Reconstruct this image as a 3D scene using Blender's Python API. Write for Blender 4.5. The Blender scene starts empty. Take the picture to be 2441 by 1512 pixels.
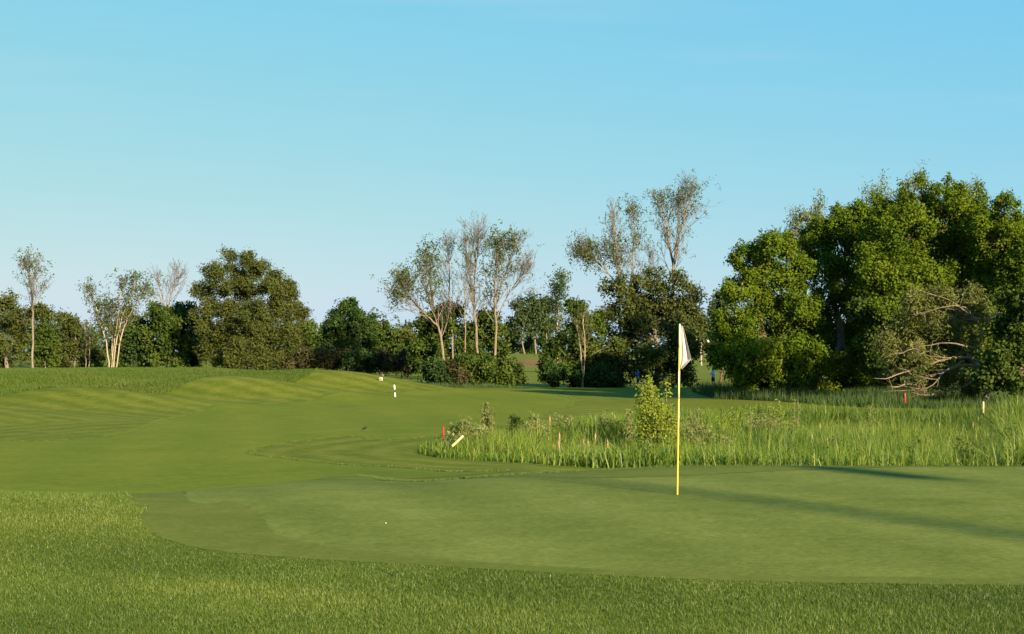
import bpy, bmesh, math, random
import numpy as np
from mathutils import Vector, Matrix
from mathutils.geometry import delaunay_2d_cdt

random.seed(7)
RNG = np.random.default_rng(7)
scene = bpy.context.scene
col = scene.collection

# ------------------------------------------------------------------ camera, sky, sun, exposure
CAM_H = 1.75                      # eye height above the putting green
FPX, CX, CY, HORIZON = 3390.0, 1220.5, 756.0, 840.0      # photograph measured at 2441 px wide
PITCH = math.atan((HORIZON - CY) / FPX)
cam_data = bpy.data.cameras.new("camera")
cam_data.lens = 36.0 * FPX / 2441.0
cam_data.sensor_width = 36.0
cam_data.clip_start = 0.1
cam_data.clip_end = 6000
cam = bpy.data.objects.new("camera", cam_data)
cam.location = (0, 0, CAM_H)
cam.rotation_euler = (math.pi / 2 + PITCH, 0, 0)
col.objects.link(cam)
scene.camera = cam

SUN_EL, SUN_AZ = math.radians(20.0), math.radians(33.0)   # behind the camera, to its right
TO_SUN = Vector((math.sin(SUN_AZ) * math.cos(SUN_EL), -math.cos(SUN_AZ) * math.cos(SUN_EL), math.sin(SUN_EL)))
world = bpy.data.worlds.new("World")
scene.world = world
world.use_nodes = True
wn, wl = world.node_tree.nodes, world.node_tree.links
wn.clear()
w_out = wn.new("ShaderNodeOutputWorld")
w_bg = wn.new("ShaderNodeBackground")
w_sky = wn.new("ShaderNodeTexSky")
w_sky.sky_type = 'NISHITA'
w_sky.sun_disc = False
w_sky.sun_elevation = SUN_EL
w_sky.sun_rotation = math.pi - SUN_AZ
w_sky.altitude = 100
w_sky.air_density = 1.0
w_sky.dust_density = 0.6
w_sky.ozone_density = 1.0
# the photograph's camera renders the sky flat and cyan: one gain and gamma per channel over the whole sky
w_sep = wn.new("ShaderNodeSeparateColor")
w_com = wn.new("ShaderNodeCombineColor")
wl.new(w_sky.outputs[0], w_sep.inputs[0])
for ch, (gain, gam) in enumerate(((0.575, 0.89), (2.44, 0.29), (6.5, -0.16))):
    pw_ = wn.new("ShaderNodeMath"); pw_.operation = 'POWER'; pw_.inputs[1].default_value = gam
    ml_ = wn.new("ShaderNodeMath"); ml_.operation = 'MULTIPLY'; ml_.inputs[1].default_value = gain
    wl.new(w_sep.outputs[ch], pw_.inputs[0]); wl.new(pw_.outputs[0], ml_.inputs[0]); wl.new(ml_.outputs[0], w_com.inputs[ch])
w_tc = wn.new("ShaderNodeTexCoord")
w_mp = wn.new("ShaderNodeMapping"); w_mp.inputs["Scale"].default_value = (1.2, 1.2, 17.0); w_mp.inputs["Rotation"].default_value = (0, 0.05, 0)
w_nz = wn.new("ShaderNodeTexNoise"); w_nz.inputs["Scale"].default_value = 2.2; w_nz.inputs["Detail"].default_value = 4
w_rp = wn.new("ShaderNodeMapRange"); w_rp.inputs["From Min"].default_value = 0.54; w_rp.inputs["From Max"].default_value = 0.80
w_rp.inputs["To Max"].default_value = 0.16
w_mx = wn.new("ShaderNodeMix"); w_mx.data_type = 'RGBA'; w_mx.inputs[7].default_value = (4.2, 4.3, 4.4, 1)   # thin cirrus streaks
wl.new(w_tc.outputs["Generated"], w_mp.inputs[0]); wl.new(w_mp.outputs[0], w_nz.inputs["Vector"]); wl.new(w_nz.outputs[0], w_rp.inputs["Value"])
wl.new(w_rp.outputs[0], w_mx.inputs[0]); wl.new(w_com.outputs[0], w_mx.inputs[6])
wl.new(w_mx.outputs[2], w_bg.inputs[0])
w_bg.inputs[1].default_value = 0.06
wl.new(w_bg.outputs[0], w_out.inputs[0])

sun_data = bpy.data.lights.new("sun", 'SUN')
sun_data.energy = 5.0
sun_data.angle = math.radians(0.53)
sun_data.color = (1.0, 0.85, 0.62)
sun = bpy.data.objects.new("sun", sun_data)
sun.rotation_euler = TO_SUN.to_track_quat('Z', 'Y').to_euler()
sun.location = (40, -60, 60)
col.objects.link(sun)

scene.view_settings.view_transform = 'Standard'
scene.view_settings.look = 'None'
scene.view_settings.exposure = 1.5
scene.view_settings.gamma = 1.0
scene.view_settings.use_curve_mapping = False
scene.render.engine = 'CYCLES'
scene.cycles.max_bounces = 5
scene.cycles.diffuse_bounces = 3
scene.cycles.glossy_bounces = 2
scene.cycles.transmission_bounces = 4
scene.cycles.use_denoising = True

# ------------------------------------------------------------------ helpers
def sst(a, b, t):
    u = np.clip((np.asarray(t, float) - a) / (b - a), 0, 1)
    return u * u * (3 - 2 * u)

def pt_in_poly(x, y, poly):
    x = np.asarray(x, float); y = np.asarray(y, float)
    inside = np.zeros(x.shape, bool)
    n = len(poly)
    for i in range(n):
        x0, y0 = poly[i]; x1, y1 = poly[(i + 1) % n]
        c = ((y0 > y) != (y1 > y))
        with np.errstate(divide='ignore', invalid='ignore'):
            xi = (x1 - x0) * (y - y0) / (y1 - y0 + 1e-12) + x0
        inside ^= c & (x < xi)
    return inside

def dist_poly(x, y, poly, closed=True):
    x = np.asarray(x, float); y = np.asarray(y, float)
    d = np.full(x.shape, 1e9)
    n = len(poly)
    for i in range(n if closed else n - 1):
        x0, y0 = poly[i]; x1, y1 = poly[(i + 1) % n]
        dx, dy = x1 - x0, y1 - y0
        t = np.clip(((x - x0) * dx + (y - y0) * dy) / (dx * dx + dy * dy + 1e-12), 0, 1)
        d = np.minimum(d, np.hypot(x - x0 - t * dx, y - y0 - t * dy))
    return d

def smooth_poly(p, n=6, closed=True):
    """Catmull-Rom through the points."""
    p = np.array(p, float)
    m = len(p)
    out = []
    for i in range(m if closed else m - 1):
        if closed:
            a, b, c, d = p[i - 1], p[i], p[(i + 1) % m], p[(i + 2) % m]
        else:
            a, b, c, d = p[max(i - 1, 0)], p[i], p[i + 1], p[min(i + 2, m - 1)]
        for k in range(n):
            t = k / n
            out.append(0.5 * (2 * b + (c - a) * t + (2 * a - 5 * b + 4 * c - d) * t * t + (3 * b - a - 3 * c + d) * t ** 3))
    if not closed:
        out.append(p[-1])
    return np.array(out)

POND = smooth_poly([(-3.0, 45.2), (-1.4, 42.6), (2.0, 39.6), (8, 36.5), (16, 33.5), (26, 31), (31, 40), (30, 54),
                    (25, 67), (17, 72.5), (9, 70), (4.5, 62), (1.2, 55), (-1.8, 50)], 5)
RB = [(-52, 64), (-45, 74), (-32, 80), (-26, 84), (-22.6, 93), (-20.4, 97.5), (-17.4, 106), (-15, 113), (-12, 120)]

def vnoise(x, y, s, seed=0):
    """cheap smooth value noise, -1..1"""
    x = np.asarray(x, float) / s; y = np.asarray(y, float) / s
    xi = np.floor(x).astype(np.int64); yi = np.floor(y).astype(np.int64)
    fx = x - xi; fy = y - yi
    fx = fx * fx * (3 - 2 * fx); fy = fy * fy * (3 - 2 * fy)
    def hsh(a, b):
        v = (a * 374761393 + b * 668265263 + seed * 1442695041) & 0x7fffffff
        v = ((v ^ (v >> 13)) * 1274126177) & 0x7fffffff
        return ((v ^ (v >> 16)) & 0xffff) / 32767.5 - 1
    return ((hsh(xi, yi) * (1 - fx) + hsh(xi + 1, yi) * fx) * (1 - fy)
            + (hsh(xi, yi + 1) * (1 - fx) + hsh(xi + 1, yi + 1) * fx) * fy)

def height(x, y):
    x = np.asarray(x, float); y = np.asarray(y, float)
    ye = 18.6 + 3.2 * sst(-2.5, 3, x) - 1.6 * sst(-3, -5.5, x)
    slope = 0.076 + 0.08 * sst(0, 4, x) + 0.06 * sst(-3.5, -6, x)
    d = y - ye
    sp = 0.6 * np.log1p(np.exp(np.clip(d / 0.6, -40, 40)))
    a = -slope * sp
    zf = -1.35 + 0.10 * vnoise(x, y, 22, 3) * sst(30, 45, y)
    k = 0.12
    m = np.maximum(a, zf)
    z = m + k * np.log(np.exp((a - m) / k) + np.exp((zf - m) / k)) - 0.0
    # shape of the green complex and the foreground rough
    z = z + 0.07 * sst(0, 4, x) * np.exp(-((y - 21.9) / 1.1) ** 2)
    z = z + 0.24 * np.exp(-((x + 6.3) / 2.7) ** 2 - ((y - 14.8) / 2.6) ** 2)
    z = z + 0.05 * np.exp(-((x - 5) / 4) ** 2 - ((y - 17) / 3) ** 2)
    z = z + 0.05 * np.exp(-((y - 8.0) / 2.0) ** 2) * sst(2, -3, x)
    # mounds on the left
    s = (x + 45) * -0.832 + (y - 74) * 0.555
    t = (x + 45) * 0.555 + (y - 74) * 0.832
    fade = sst(67, 50, t)
    z = z + fade * (1.55 * sst(-4, 12, s) - 0.7 * sst(20, 45, s))
    for (cx, cy, am, sl, st_, off) in ((-26.5, 83.5, 1.10, 10, 3.9, 1.5), (-20.4, 97.5, 1.52, 10, 4.2, 1.0), (-15.0, 112.5, 1.72, 9, 4.8, 0.5),
                                       (-33, 72, 0.65, 10, 4.2, 4.0)):
        px, py = cx + 0.832 * off, cy - 0.555 * off
        u = (x - px) * 0.832 - (y - py) * 0.555
        v = (x - px) * 0.555 + (y - py) * 0.832
        z = z + am * np.exp(-(u / sl) ** 2 - (v / st_) ** 2)
    # pond hollow
    near = (x > -12) & (x < 42) & (y > 22) & (y < 85)
    if np.any(near):
        dd = np.zeros(np.broadcast(x, y).shape)
        xx, yy = np.broadcast_to(x, dd.shape), np.broadcast_to(y, dd.shape)
        q = dist_poly(xx[near], yy[near], POND)
        q = np.where(pt_in_poly(xx[near], yy[near], POND), q, -q)
        dd[near] = 1.25 * sst(-0.5, 5.0, q) * (1 - 0.75 * sst(18, 26, xx[near]))
        z = z - dd
    # beyond the crest of the fairway
    z = z - 0.45 * sst(126, 138, y) * sst(-14, -4, x)
    z = z + 3.1 * sst(205, 345, y)
    z = z + 0.5 * vnoise(x, y, 60, 9) * sst(150, 260, y)
    return z

def hz(x, y):
    return float(height(np.array([x]), np.array([y]))[0])

CP, SP = math.cos(PITCH), math.sin(PITCH)
def P(px, py, D):
    """the point seen at pixel (px, py) of the photograph at ground distance D"""
    a, c = (px - CX) / FPX, (CY - py) / FPX
    dy, dz = CP - c * SP, SP + c * CP
    return np.array((a / dy * D, D, CAM_H + dz / dy * D))

def G(px, py, d0=5.0, d1=400.0):
    """where the ray through the pixel meets the terrain"""
    D = np.exp(np.linspace(math.log(d0), math.log(d1), 3000))
    a, c = (px - CX) / FPX, (CY - py) / FPX
    dy, dz = CP - c * SP, SP + c * CP
    g = CAM_H + dz / dy * D - height(a / dy * D, D)
    i = np.argmax(g < 0)
    if g[i] >= 0:
        i = len(D) - 1
    return np.array((a / dy * D[i], D[i], CAM_H + dz / dy * D[i]))

def Gxy(px, py, d0=5.0, d1=400.0):
    p = G(px, py, d0, d1)
    return (float(p[0]), float(p[1]))

def mesh_from(verts, sizes, idx, name, t=None, smooth=False, extra=None):
    """verts (n,3); sizes = polygon sizes; idx = flat loop vertex indices"""
    me = bpy.data.meshes.new(name)
    verts = np.ascontiguousarray(verts, np.float32)
    me.vertices.add(len(verts)); me.vertices.foreach_set("co", verts.ravel())
    idx = np.ascontiguousarray(idx, np.int32)
    sizes = np.asarray(sizes, np.int32)
    me.loops.add(len(idx)); me.loops.foreach_set("vertex_index", idx)
    me.polygons.add(len(sizes))
    starts = np.zeros(len(sizes), np.int32); starts[1:] = np.cumsum(sizes)[:-1]
    me.polygons.foreach_set("loop_start", starts)
    if smooth:
        me.polygons.foreach_set("use_smooth", np.ones(len(sizes), bool))
    me.update(calc_edges=True)
    for k, v in ([("t", t)] if t is not None else []) + list((extra or {}).items()):
        at = me.attributes.new(k, 'FLOAT', 'POINT')
        at.data.foreach_set("value", np.ascontiguousarray(v, np.float32))
    return me

def link(name, me, mat=None, parent=None, label=None, cat=None, group=None, kind=None):
    o = bpy.data.objects.new(name, me)
    col.objects.link(o)
    if mat is not None and len(me.materials) == 0:
        me.materials.append(mat)
    if parent is not None:
        o.parent = parent
        o.matrix_parent_inverse = Matrix.Translation(-Vector(parent.location))
    for k, v in (("label", label), ("category", cat), ("group", group), ("kind", kind)):
        if v:
            o[k] = v
    return o

def thing(name, loc, label, cat, group=None):
    o = bpy.data.objects.new(name, None)
    o.empty_display_size = 0.3
    o.location = loc
    col.objects.link(o)
    o["label"] = label; o["category"] = cat
    if group:
        o["group"] = group
    return o

class MB:
    """collects quads and triangles into one mesh"""
    def __init__(self):
        self.v, self.s, self.i, self.t, self.n = [], [], [], [], 0
    def add(self, v, faces, t=0.5):
        v = np.asarray(v, float)
        for f in faces:
            self.s.append(len(f)); self.i.extend(int(k) + self.n for k in f)
        self.v.append(v); self.t.append(np.full(len(v), t)); self.n += len(v)
    def quads(self, v, q, t=0.5):
        self.s.extend([4] * len(q)); self.i.extend((np.asarray(q) + self.n).ravel().tolist())
        self.v.append(v); self.t.append(np.full(len(v), t)); self.n += len(v)
    def tube(self, pts, rad, sides=6, t=0.5, cap=True):
        pts = np.asarray(pts, float); n = len(pts)
        rad = np.broadcast_to(np.asarray(rad, float), (n,))
        tan = np.gradient(pts, axis=0)
        tan /= np.linalg.norm(tan, axis=1, keepdims=True) + 1e-9
        ref = np.array((0.31, 0.95, 0.05)) if abs(tan[0, 1]) < 0.9 else np.array((1.0, 0.1, 0))
        a = np.cross(tan, ref); a /= np.linalg.norm(a, axis=1, keepdims=True) + 1e-9
        b = np.cross(tan, a)
        ang = np.arange(sides) * 2 * math.pi / sides
        v = (pts[:, None, :] + rad[:, None, None] * (np.cos(ang)[None, :, None] * a[:, None, :] + np.sin(ang)[None, :, None] * b[:, None, :])).reshape(-1, 3)
        r = np.arange(n - 1)[:, None] * sides; k = np.arange(sides)[None, :]; k2 = (k + 1) % sides
        q = np.stack((r + k, r + k2, r + sides + k2, r + sides + k), -1).reshape(-1, 4)
        base = self.n
        self.quads(v, q, t)
        if cap and sides > 3:
            self.s.append(sides); self.i.extend(range(base + sides - 1, base - 1, -1))
            self.s.append(sides); self.i.extend(range(base + (n - 1) * sides, base + n * sides))
    def box(self, c, size, rot=None, t=0.5, bevel=0.0):
        bm = bmesh.new()
        bmesh.ops.create_cube(bm, size=1.0)
        bmesh.ops.scale(bm, vec=size, verts=bm.verts)
        if bevel:
            bmesh.ops.bevel(bm, geom=list(bm.edges), offset=bevel, segments=2, affect='EDGES', profile=0.5)
        if rot is not None:
            bmesh.ops.transform(bm, matrix=rot, verts=bm.verts)
        bm.verts.index_update()
        v = np.array([tuple(w.co) for w in bm.verts]) + np.asarray(c)
        self.add(v, [[w.index for w in f.verts] for f in bm.faces], t)
        bm.free()
    def build(self, name, mat=None, parent=None, smooth=True, **kw):
        me = mesh_from(np.concatenate(self.v), self.s, self.i, name, np.concatenate(self.t), smooth)
        return link(name, me, mat, parent, **kw)

# ------------------------------------------------------------------ materials
def new_mat(name):
    m = bpy.data.materials.new(name)
    m.use_nodes = True
    nt = m.node_tree
    for n in list(nt.nodes):
        nt.nodes.remove(n)
    out = nt.nodes.new("ShaderNodeOutputMaterial")
    return m, nt, out

def ramp(nt, stops):
    r = nt.nodes.new("ShaderNodeValToRGB")
    el = r.color_ramp.elements
    while len(el) < len(stops):
        el.new(0.5)
    for e, (p, c) in zip(el, stops):
        e.position = p; e.color = (*c, 1)
    return r

def leaf_mat(name, c0, c1, c2, trans=0.3, rough=0.7, spec=0.04):
    m, nt, out = new_mat(name)
    at = nt.nodes.new("ShaderNodeAttribute"); at.attribute_name = "t"
    r = ramp(nt, [(0.0, c0), (0.5, c1), (1.0, c2)])
    nt.links.new(at.outputs["Fac"], r.inputs[0])
    b = nt.nodes.new("ShaderNodeBsdfPrincipled")
    b.inputs["Roughness"].default_value = rough
    b.inputs["Specular IOR Level"].default_value = spec
    nt.links.new(r.outputs[0], b.inputs["Base Color"])
    tr = nt.nodes.new("ShaderNodeBsdfTranslucent")
    mu = nt.nodes.new("ShaderNodeMix"); mu.data_type = 'RGBA'; mu.blend_type = 'MULTIPLY'
    mu.inputs[0].default_value = 1; mu.inputs[7].default_value = (1.15, 1.25, 0.6, 1)
    nt.links.new(r.outputs[0], mu.inputs[6]); nt.links.new(mu.outputs[2], tr.inputs[0])
    mx = nt.nodes.new("ShaderNodeMixShader"); mx.inputs[0].default_value = trans
    nt.links.new(b.outputs[0], mx.inputs[1]); nt.links.new(tr.outputs[0], mx.inputs[2])
    nt.links.new(mx.outputs[0], out.inputs[0])
    return m

def plain_mat(name, c, rough=0.6, spec=0.3, noise=0.0, scale=8.0, c2=None):
    m, nt, out = new_mat(name)
    b = nt.nodes.new("ShaderNodeBsdfPrincipled")
    b.inputs["Roughness"].default_value = rough
    b.inputs["Specular IOR Level"].default_value = spec
    b.inputs["Base Color"].default_value = (*c, 1)
    tc = nt.nodes.new("ShaderNodeTexCoord")
    nz = nt.nodes.new("ShaderNodeTexNoise"); nz.inputs["Scale"].default_value = scale; nz.inputs["Detail"].default_value = 5
    nt.links.new(tc.outputs["Object"], nz.inputs["Vector"])
    d = c2 or tuple(x * (1 - noise) for x in c)
    r = ramp(nt, [(0.3, d), (0.65, c)])
    nt.links.new(nz.outputs[0], r.inputs[0]); nt.links.new(r.outputs[0], b.inputs["Base Color"])
    nt.links.new(b.outputs[0], out.inputs[0])
    return m

def bark_mat(name, c0, c1, scale=(6, 6, 1.2)):
    m, nt, out = new_mat(name)
    b = nt.nodes.new("ShaderNodeBsdfPrincipled")
    b.inputs["Roughness"].default_value = 0.85; b.inputs["Specular IOR Level"].default_value = 0.1
    tc = nt.nodes.new("ShaderNodeTexCoord")
    mp = nt.nodes.new("ShaderNodeMapping"); mp.inputs["Scale"].default_value = scale
    nz = nt.nodes.new("ShaderNodeTexNoise"); nz.inputs["Scale"].default_value = 1.4; nz.inputs["Detail"].default_value = 6
    nt.links.new(tc.outputs["Object"], mp.inputs[0]); nt.links.new(mp.outputs[0], nz.inputs["Vector"])
    r = ramp(nt, [(0.3, c0), (0.7, c1)])
    nt.links.new(nz.outputs[0], r.inputs[0]); nt.links.new(r.outputs[0], b.inputs["Base Color"])
    bp = nt.nodes.new("ShaderNodeBump"); bp.inputs["Strength"].default_value = 0.6; bp.inputs["Distance"].default_value = 0.05
    nt.links.new(nz.outputs[0], bp.inputs["Height"]); nt.links.new(bp.outputs[0], b.inputs["Normal"])
    nt.links.new(b.outputs[0], out.inputs[0])
    return m

def turf_mat(name, ca, cb, cc, scales=(0.25, 2.5, 40), weights=(0.5, 0.3, 0.35), stripe=None, bump=0.02, fine_stretch=(1, 1, 1)):
    """mown grass: three noises mixed into a ramp; stripe = (period m, amount) along attribute 'd'"""
    m, nt, out = new_mat(name)
    N, L = nt.nodes.new, nt.links.new
    b = N("ShaderNodeBsdfPrincipled")
    b.inputs["Roughness"].default_value = 0.8; b.inputs["Specular IOR Level"].default_value = 0.03
    tc = N("ShaderNodeTexCoord")
    tot = None
    for s, w in zip(scales, weights):
        nz = N("ShaderNodeTexNoise"); nz.inputs["Scale"].default_value = s; nz.inputs["Detail"].default_value = 9
        nz.inputs["Roughness"].default_value = 0.72
        mp = N("ShaderNodeMapping"); mp.inputs["Scale"].default_value = fine_stretch
        L(tc.outputs["Object"], mp.inputs[0]); L(mp.outputs[0], nz.inputs["Vector"])
        ma = N("ShaderNodeMath"); ma.operation = 'MULTIPLY_ADD'
        ma.inputs[1].default_value = w * 2.0; ma.inputs[2].default_value = -w
        L(nz.outputs[0], ma.inputs[0])
        last = nz
        if tot is None:
            tot = ma
        else:
            ad = N("ShaderNodeMath"); ad.operation = 'ADD'
            L(tot.outputs[0], ad.inputs[0]); L(ma.outputs[0], ad.inputs[1]); tot = ad
    if stripe:
        at = N("ShaderNodeAttribute"); at.attribute_name = "d"
        am = N("ShaderNodeAttribute"); am.attribute_name = "amt"
        wz = N("ShaderNodeTexNoise"); wz.inputs["Scale"].default_value = 0.3; L(tc.outputs["Object"], wz.inputs["Vector"])
        w1 = N("ShaderNodeMath"); w1.operation = 'MULTIPLY_ADD'; w1.inputs[1].default_value = 0.9
        L(wz.outputs[0], w1.inputs[0]); L(at.outputs["Fac"], w1.inputs[2])
        mm = N("ShaderNodeMath"); mm.operation = 'MULTIPLY'; mm.inputs[1].default_value = 2 * math.pi / stripe[0]
        L(w1.outputs[0], mm.inputs[0])
        sn = N("ShaderNodeMath"); sn.operation = 'SINE'; L(mm.outputs[0], sn.inputs[0])
        m2 = N("ShaderNodeMath"); m2.operation = 'MULTIPLY'; m2.inputs[1].default_value = stripe[1]
        L(sn.outputs[0], m2.inputs[0])
        m3 = N("ShaderNodeMath"); m3.operation = 'MULTIPLY'; L(m2.outputs[0], m3.inputs[0]); L(am.outputs["Fac"], m3.inputs[1])
        ad = N("ShaderNodeMath"); ad.operation = 'ADD'
        L(tot.outputs[0], ad.inputs[0]); L(m3.outputs[0], ad.inputs[1]); tot = ad
    ad = N("ShaderNodeMath"); ad.operation = 'ADD'; ad.inputs[1].default_value = 0.5
    L(tot.outputs[0], ad.inputs[0])
    r = ramp(nt, [(0.15, ca), (0.5, cb), (0.85, cc)])
    L(ad.outputs[0], r.inputs[0]); L(r.outputs[0], b.inputs["Base Color"])
    bp = N("ShaderNodeBump"); bp.inputs["Strength"].default_value = 0.5; bp.inputs["Distance"].default_value = bump
    L(last.outputs[0], bp.inputs["Height"]); L(bp.outputs[0], b.inputs["Normal"])
    L(b.outputs[0], out.inputs[0])
    return m

M_ROUGH = turf_mat("rough_turf", (0.0699, 0.0890, 0.0064), (0.0998, 0.1134, 0.0092), (0.1330, 0.1352, 0.0161), (0.10, 0.8, 4.5), (0.55, 0.6, 0.95), stripe=(1.5, 0.18), bump=0.03)
M_FAIR = turf_mat("fairway_turf", (0.0809, 0.1072, 0.0062), (0.1055, 0.1244, 0.0089), (0.1336, 0.1383, 0.0136), (0.09, 0.6, 3.5), (0.5, 0.6, 0.85), stripe=(3.6, 0.07), bump=0.015)
M_GREEN = turf_mat("putting_turf", (0.0782, 0.0965, 0.0131), (0.1118, 0.1305, 0.0202), (0.1522, 0.1664, 0.0309), (0.30, 2.6, 13), (0.5, 0.45, 0.8), stripe=(2.2, 0.10), bump=0.012)
M_COLLAR = turf_mat("collar_turf", (0.0720, 0.0931, 0.0095), (0.0979, 0.1125, 0.0158), (0.1296, 0.1318, 0.0258), (0.5, 3.0, 13), (0.5, 0.5, 0.7), bump=0.015)
M_FIELD = turf_mat("field_turf", (0.0720, 0.0990, 0.0084), (0.1020, 0.1200, 0.0147), (0.1320, 0.1320, 0.0210), (0.03, 0.2, 2), (0.5, 0.4, 0.3), bump=0.03)
M_DIRT = turf_mat("bare_earth", (0.0960, 0.0600, 0.0189), (0.1440, 0.0900, 0.0294), (0.1980, 0.1380, 0.0504), (0.08, 0.6, 3), (0.5, 0.4, 0.3), bump=0.03)
M_BLADE = leaf_mat("rough_blades", (0.0345, 0.0652, 0.0062), (0.0867, 0.1284, 0.0138), (0.2559, 0.2473, 0.0563), 0.3, 0.5, 0.3)
M_FESCUE = leaf_mat("fescue_blades", (0.0392, 0.0785, 0.0060), (0.0679, 0.1021, 0.0111), (0.1214, 0.1179, 0.0302), 0.3, 0.6, 0.2)
M_REED = leaf_mat("reed_blades", (0.0380, 0.0799, 0.0072), (0.1076, 0.1674, 0.0144), (0.2656, 0.2576, 0.0396), 0.35, 0.5, 0.3)
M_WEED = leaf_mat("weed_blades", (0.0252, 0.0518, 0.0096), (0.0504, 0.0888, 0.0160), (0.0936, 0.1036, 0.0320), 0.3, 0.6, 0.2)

LM = {
    "maple":  leaf_mat("maple_leaves",  (0.0449, 0.0769, 0.0058), (0.0876, 0.1263, 0.0081), (0.1443, 0.1758, 0.0127), 0.30),
    "olive":  leaf_mat("olive_leaves",  (0.0399, 0.0522, 0.0112), (0.0684, 0.0808, 0.0176), (0.1092, 0.1140, 0.0288), 0.25),
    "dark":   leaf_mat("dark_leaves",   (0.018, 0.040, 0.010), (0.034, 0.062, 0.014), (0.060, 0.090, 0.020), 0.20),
    "mid":    leaf_mat("mid_leaves",    (0.0304, 0.0522, 0.0080), (0.0532, 0.0808, 0.0128), (0.0855, 0.1092, 0.0200), 0.25),
    "silver": leaf_mat("silver_leaves", (0.0655, 0.0766, 0.0192), (0.1202, 0.1277, 0.0336), (0.1966, 0.1915, 0.0600), 0.25),
    "shrubby": leaf_mat("shrub_leaves", (0.075, 0.092, 0.024), (0.145, 0.160, 0.044), (0.24, 0.24, 0.09), 0.3),
    "bright": leaf_mat("bright_leaves", (0.0912, 0.1256, 0.0112), (0.1540, 0.1911, 0.0176), (0.2508, 0.2731, 0.0360), 0.35),
    "brown":  leaf_mat("brown_leaves",  (0.032, 0.028, 0.012), (0.052, 0.046, 0.018), (0.085, 0.075, 0.028), 0.20),
    "far":    leaf_mat("far_leaves",    (0.035, 0.055, 0.020), (0.055, 0.078, 0.028), (0.085, 0.105, 0.038), 0.20),
    "sparse": leaf_mat("sparse_leaves", (0.0399, 0.0617, 0.0112), (0.0665, 0.0902, 0.0176), (0.1092, 0.1235, 0.0288), 0.30),
}
BK = {
    "tan": bark_mat("tan_bark", (0.10, 0.078, 0.048), (0.24, 0.185, 0.115)),
    "pale": bark_mat("pale_bark", (0.20, 0.155, 0.095), (0.38, 0.30, 0.19)),
    "grey": bark_mat("grey_bark", (0.10, 0.08, 0.06), (0.22, 0.18, 0.13)),
    "dark": bark_mat("dark_bark", (0.05, 0.035, 0.022), (0.14, 0.095, 0.06)),
    "twig": bark_mat("dead_twigs", (0.11, 0.09, 0.068), (0.21, 0.17, 0.125)),
}

# ------------------------------------------------------------------ setting: terrain and turf sheets
def sgn_d(x, y):
    """stripe coordinate and amount for the mown rough"""
    dp = dist_poly(x, y, POND)
    dr = dist_poly(x, y, RB, closed=False)
    wr = sst(40, 20, dr) * (x < -2)
    wp = sst(16, 8, dp)
    d = np.where(dp < dr, dp, ((x + 45) * 0.72 + (y - 74) * 0.69))
    return d, np.clip(np.maximum(wr, wp), 0, 1) * (np.asarray(y) > 26)

ys = np.concatenate((np.linspace(-80, 4, 22), np.arange(4.3, 9, 0.3), np.arange(9, 38, 0.36), np.arange(38, 140, 0.85),
                     np.exp(np.linspace(math.log(140), math.log(3200), 80))))
us = np.linspace(-1, 1, 241)
sx = np.sinh(4.0 * us) / math.sinh(4.0)
hw = np.maximum(70.0, 1.1 * ys)
X = sx[None, :] * hw[:, None]
Y = np.broadcast_to(ys[:, None], X.shape)
Z = height(X, Y)
# far ground levels out
nr, nc = X.shape
r = np.arange(nr - 1)[:, None] * nc; c = np.arange(nc - 1)[None, :]
quads = np.stack((r + c, r + c + 1, r + nc + c + 1, r + nc + c), -1).reshape(-1, 4)
gd, ga = sgn_d(X.ravel(), Y.ravel())
link("ground", mesh_from(np.stack((X.ravel(), Y.ravel(), Z.ravel()), 1), np.full(len(quads), 4), quads.ravel(), "ground", None, True, {"d": gd, "amt": ga}),
     M_ROUGH, kind="structure", label="mown rough grass covering the ground", )

def ragged(poly, step, amp):
    """the mower's edge: resampled and slightly frayed"""
    q = np.vstack((poly, poly[:1]))
    seg = np.linalg.norm(np.diff(q, axis=0), axis=1); cum = np.concatenate(([0], np.cumsum(seg)))
    t = np.linspace(0, cum[-1], int(cum[-1] / step), endpoint=False)
    r_ = np.stack([np.interp(t, cum, q[:, j]) for j in (0, 1)], 1)
    return r_ + RNG.normal(0, amp, r_.shape) * np.array((1.0, 1.0))

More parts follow.
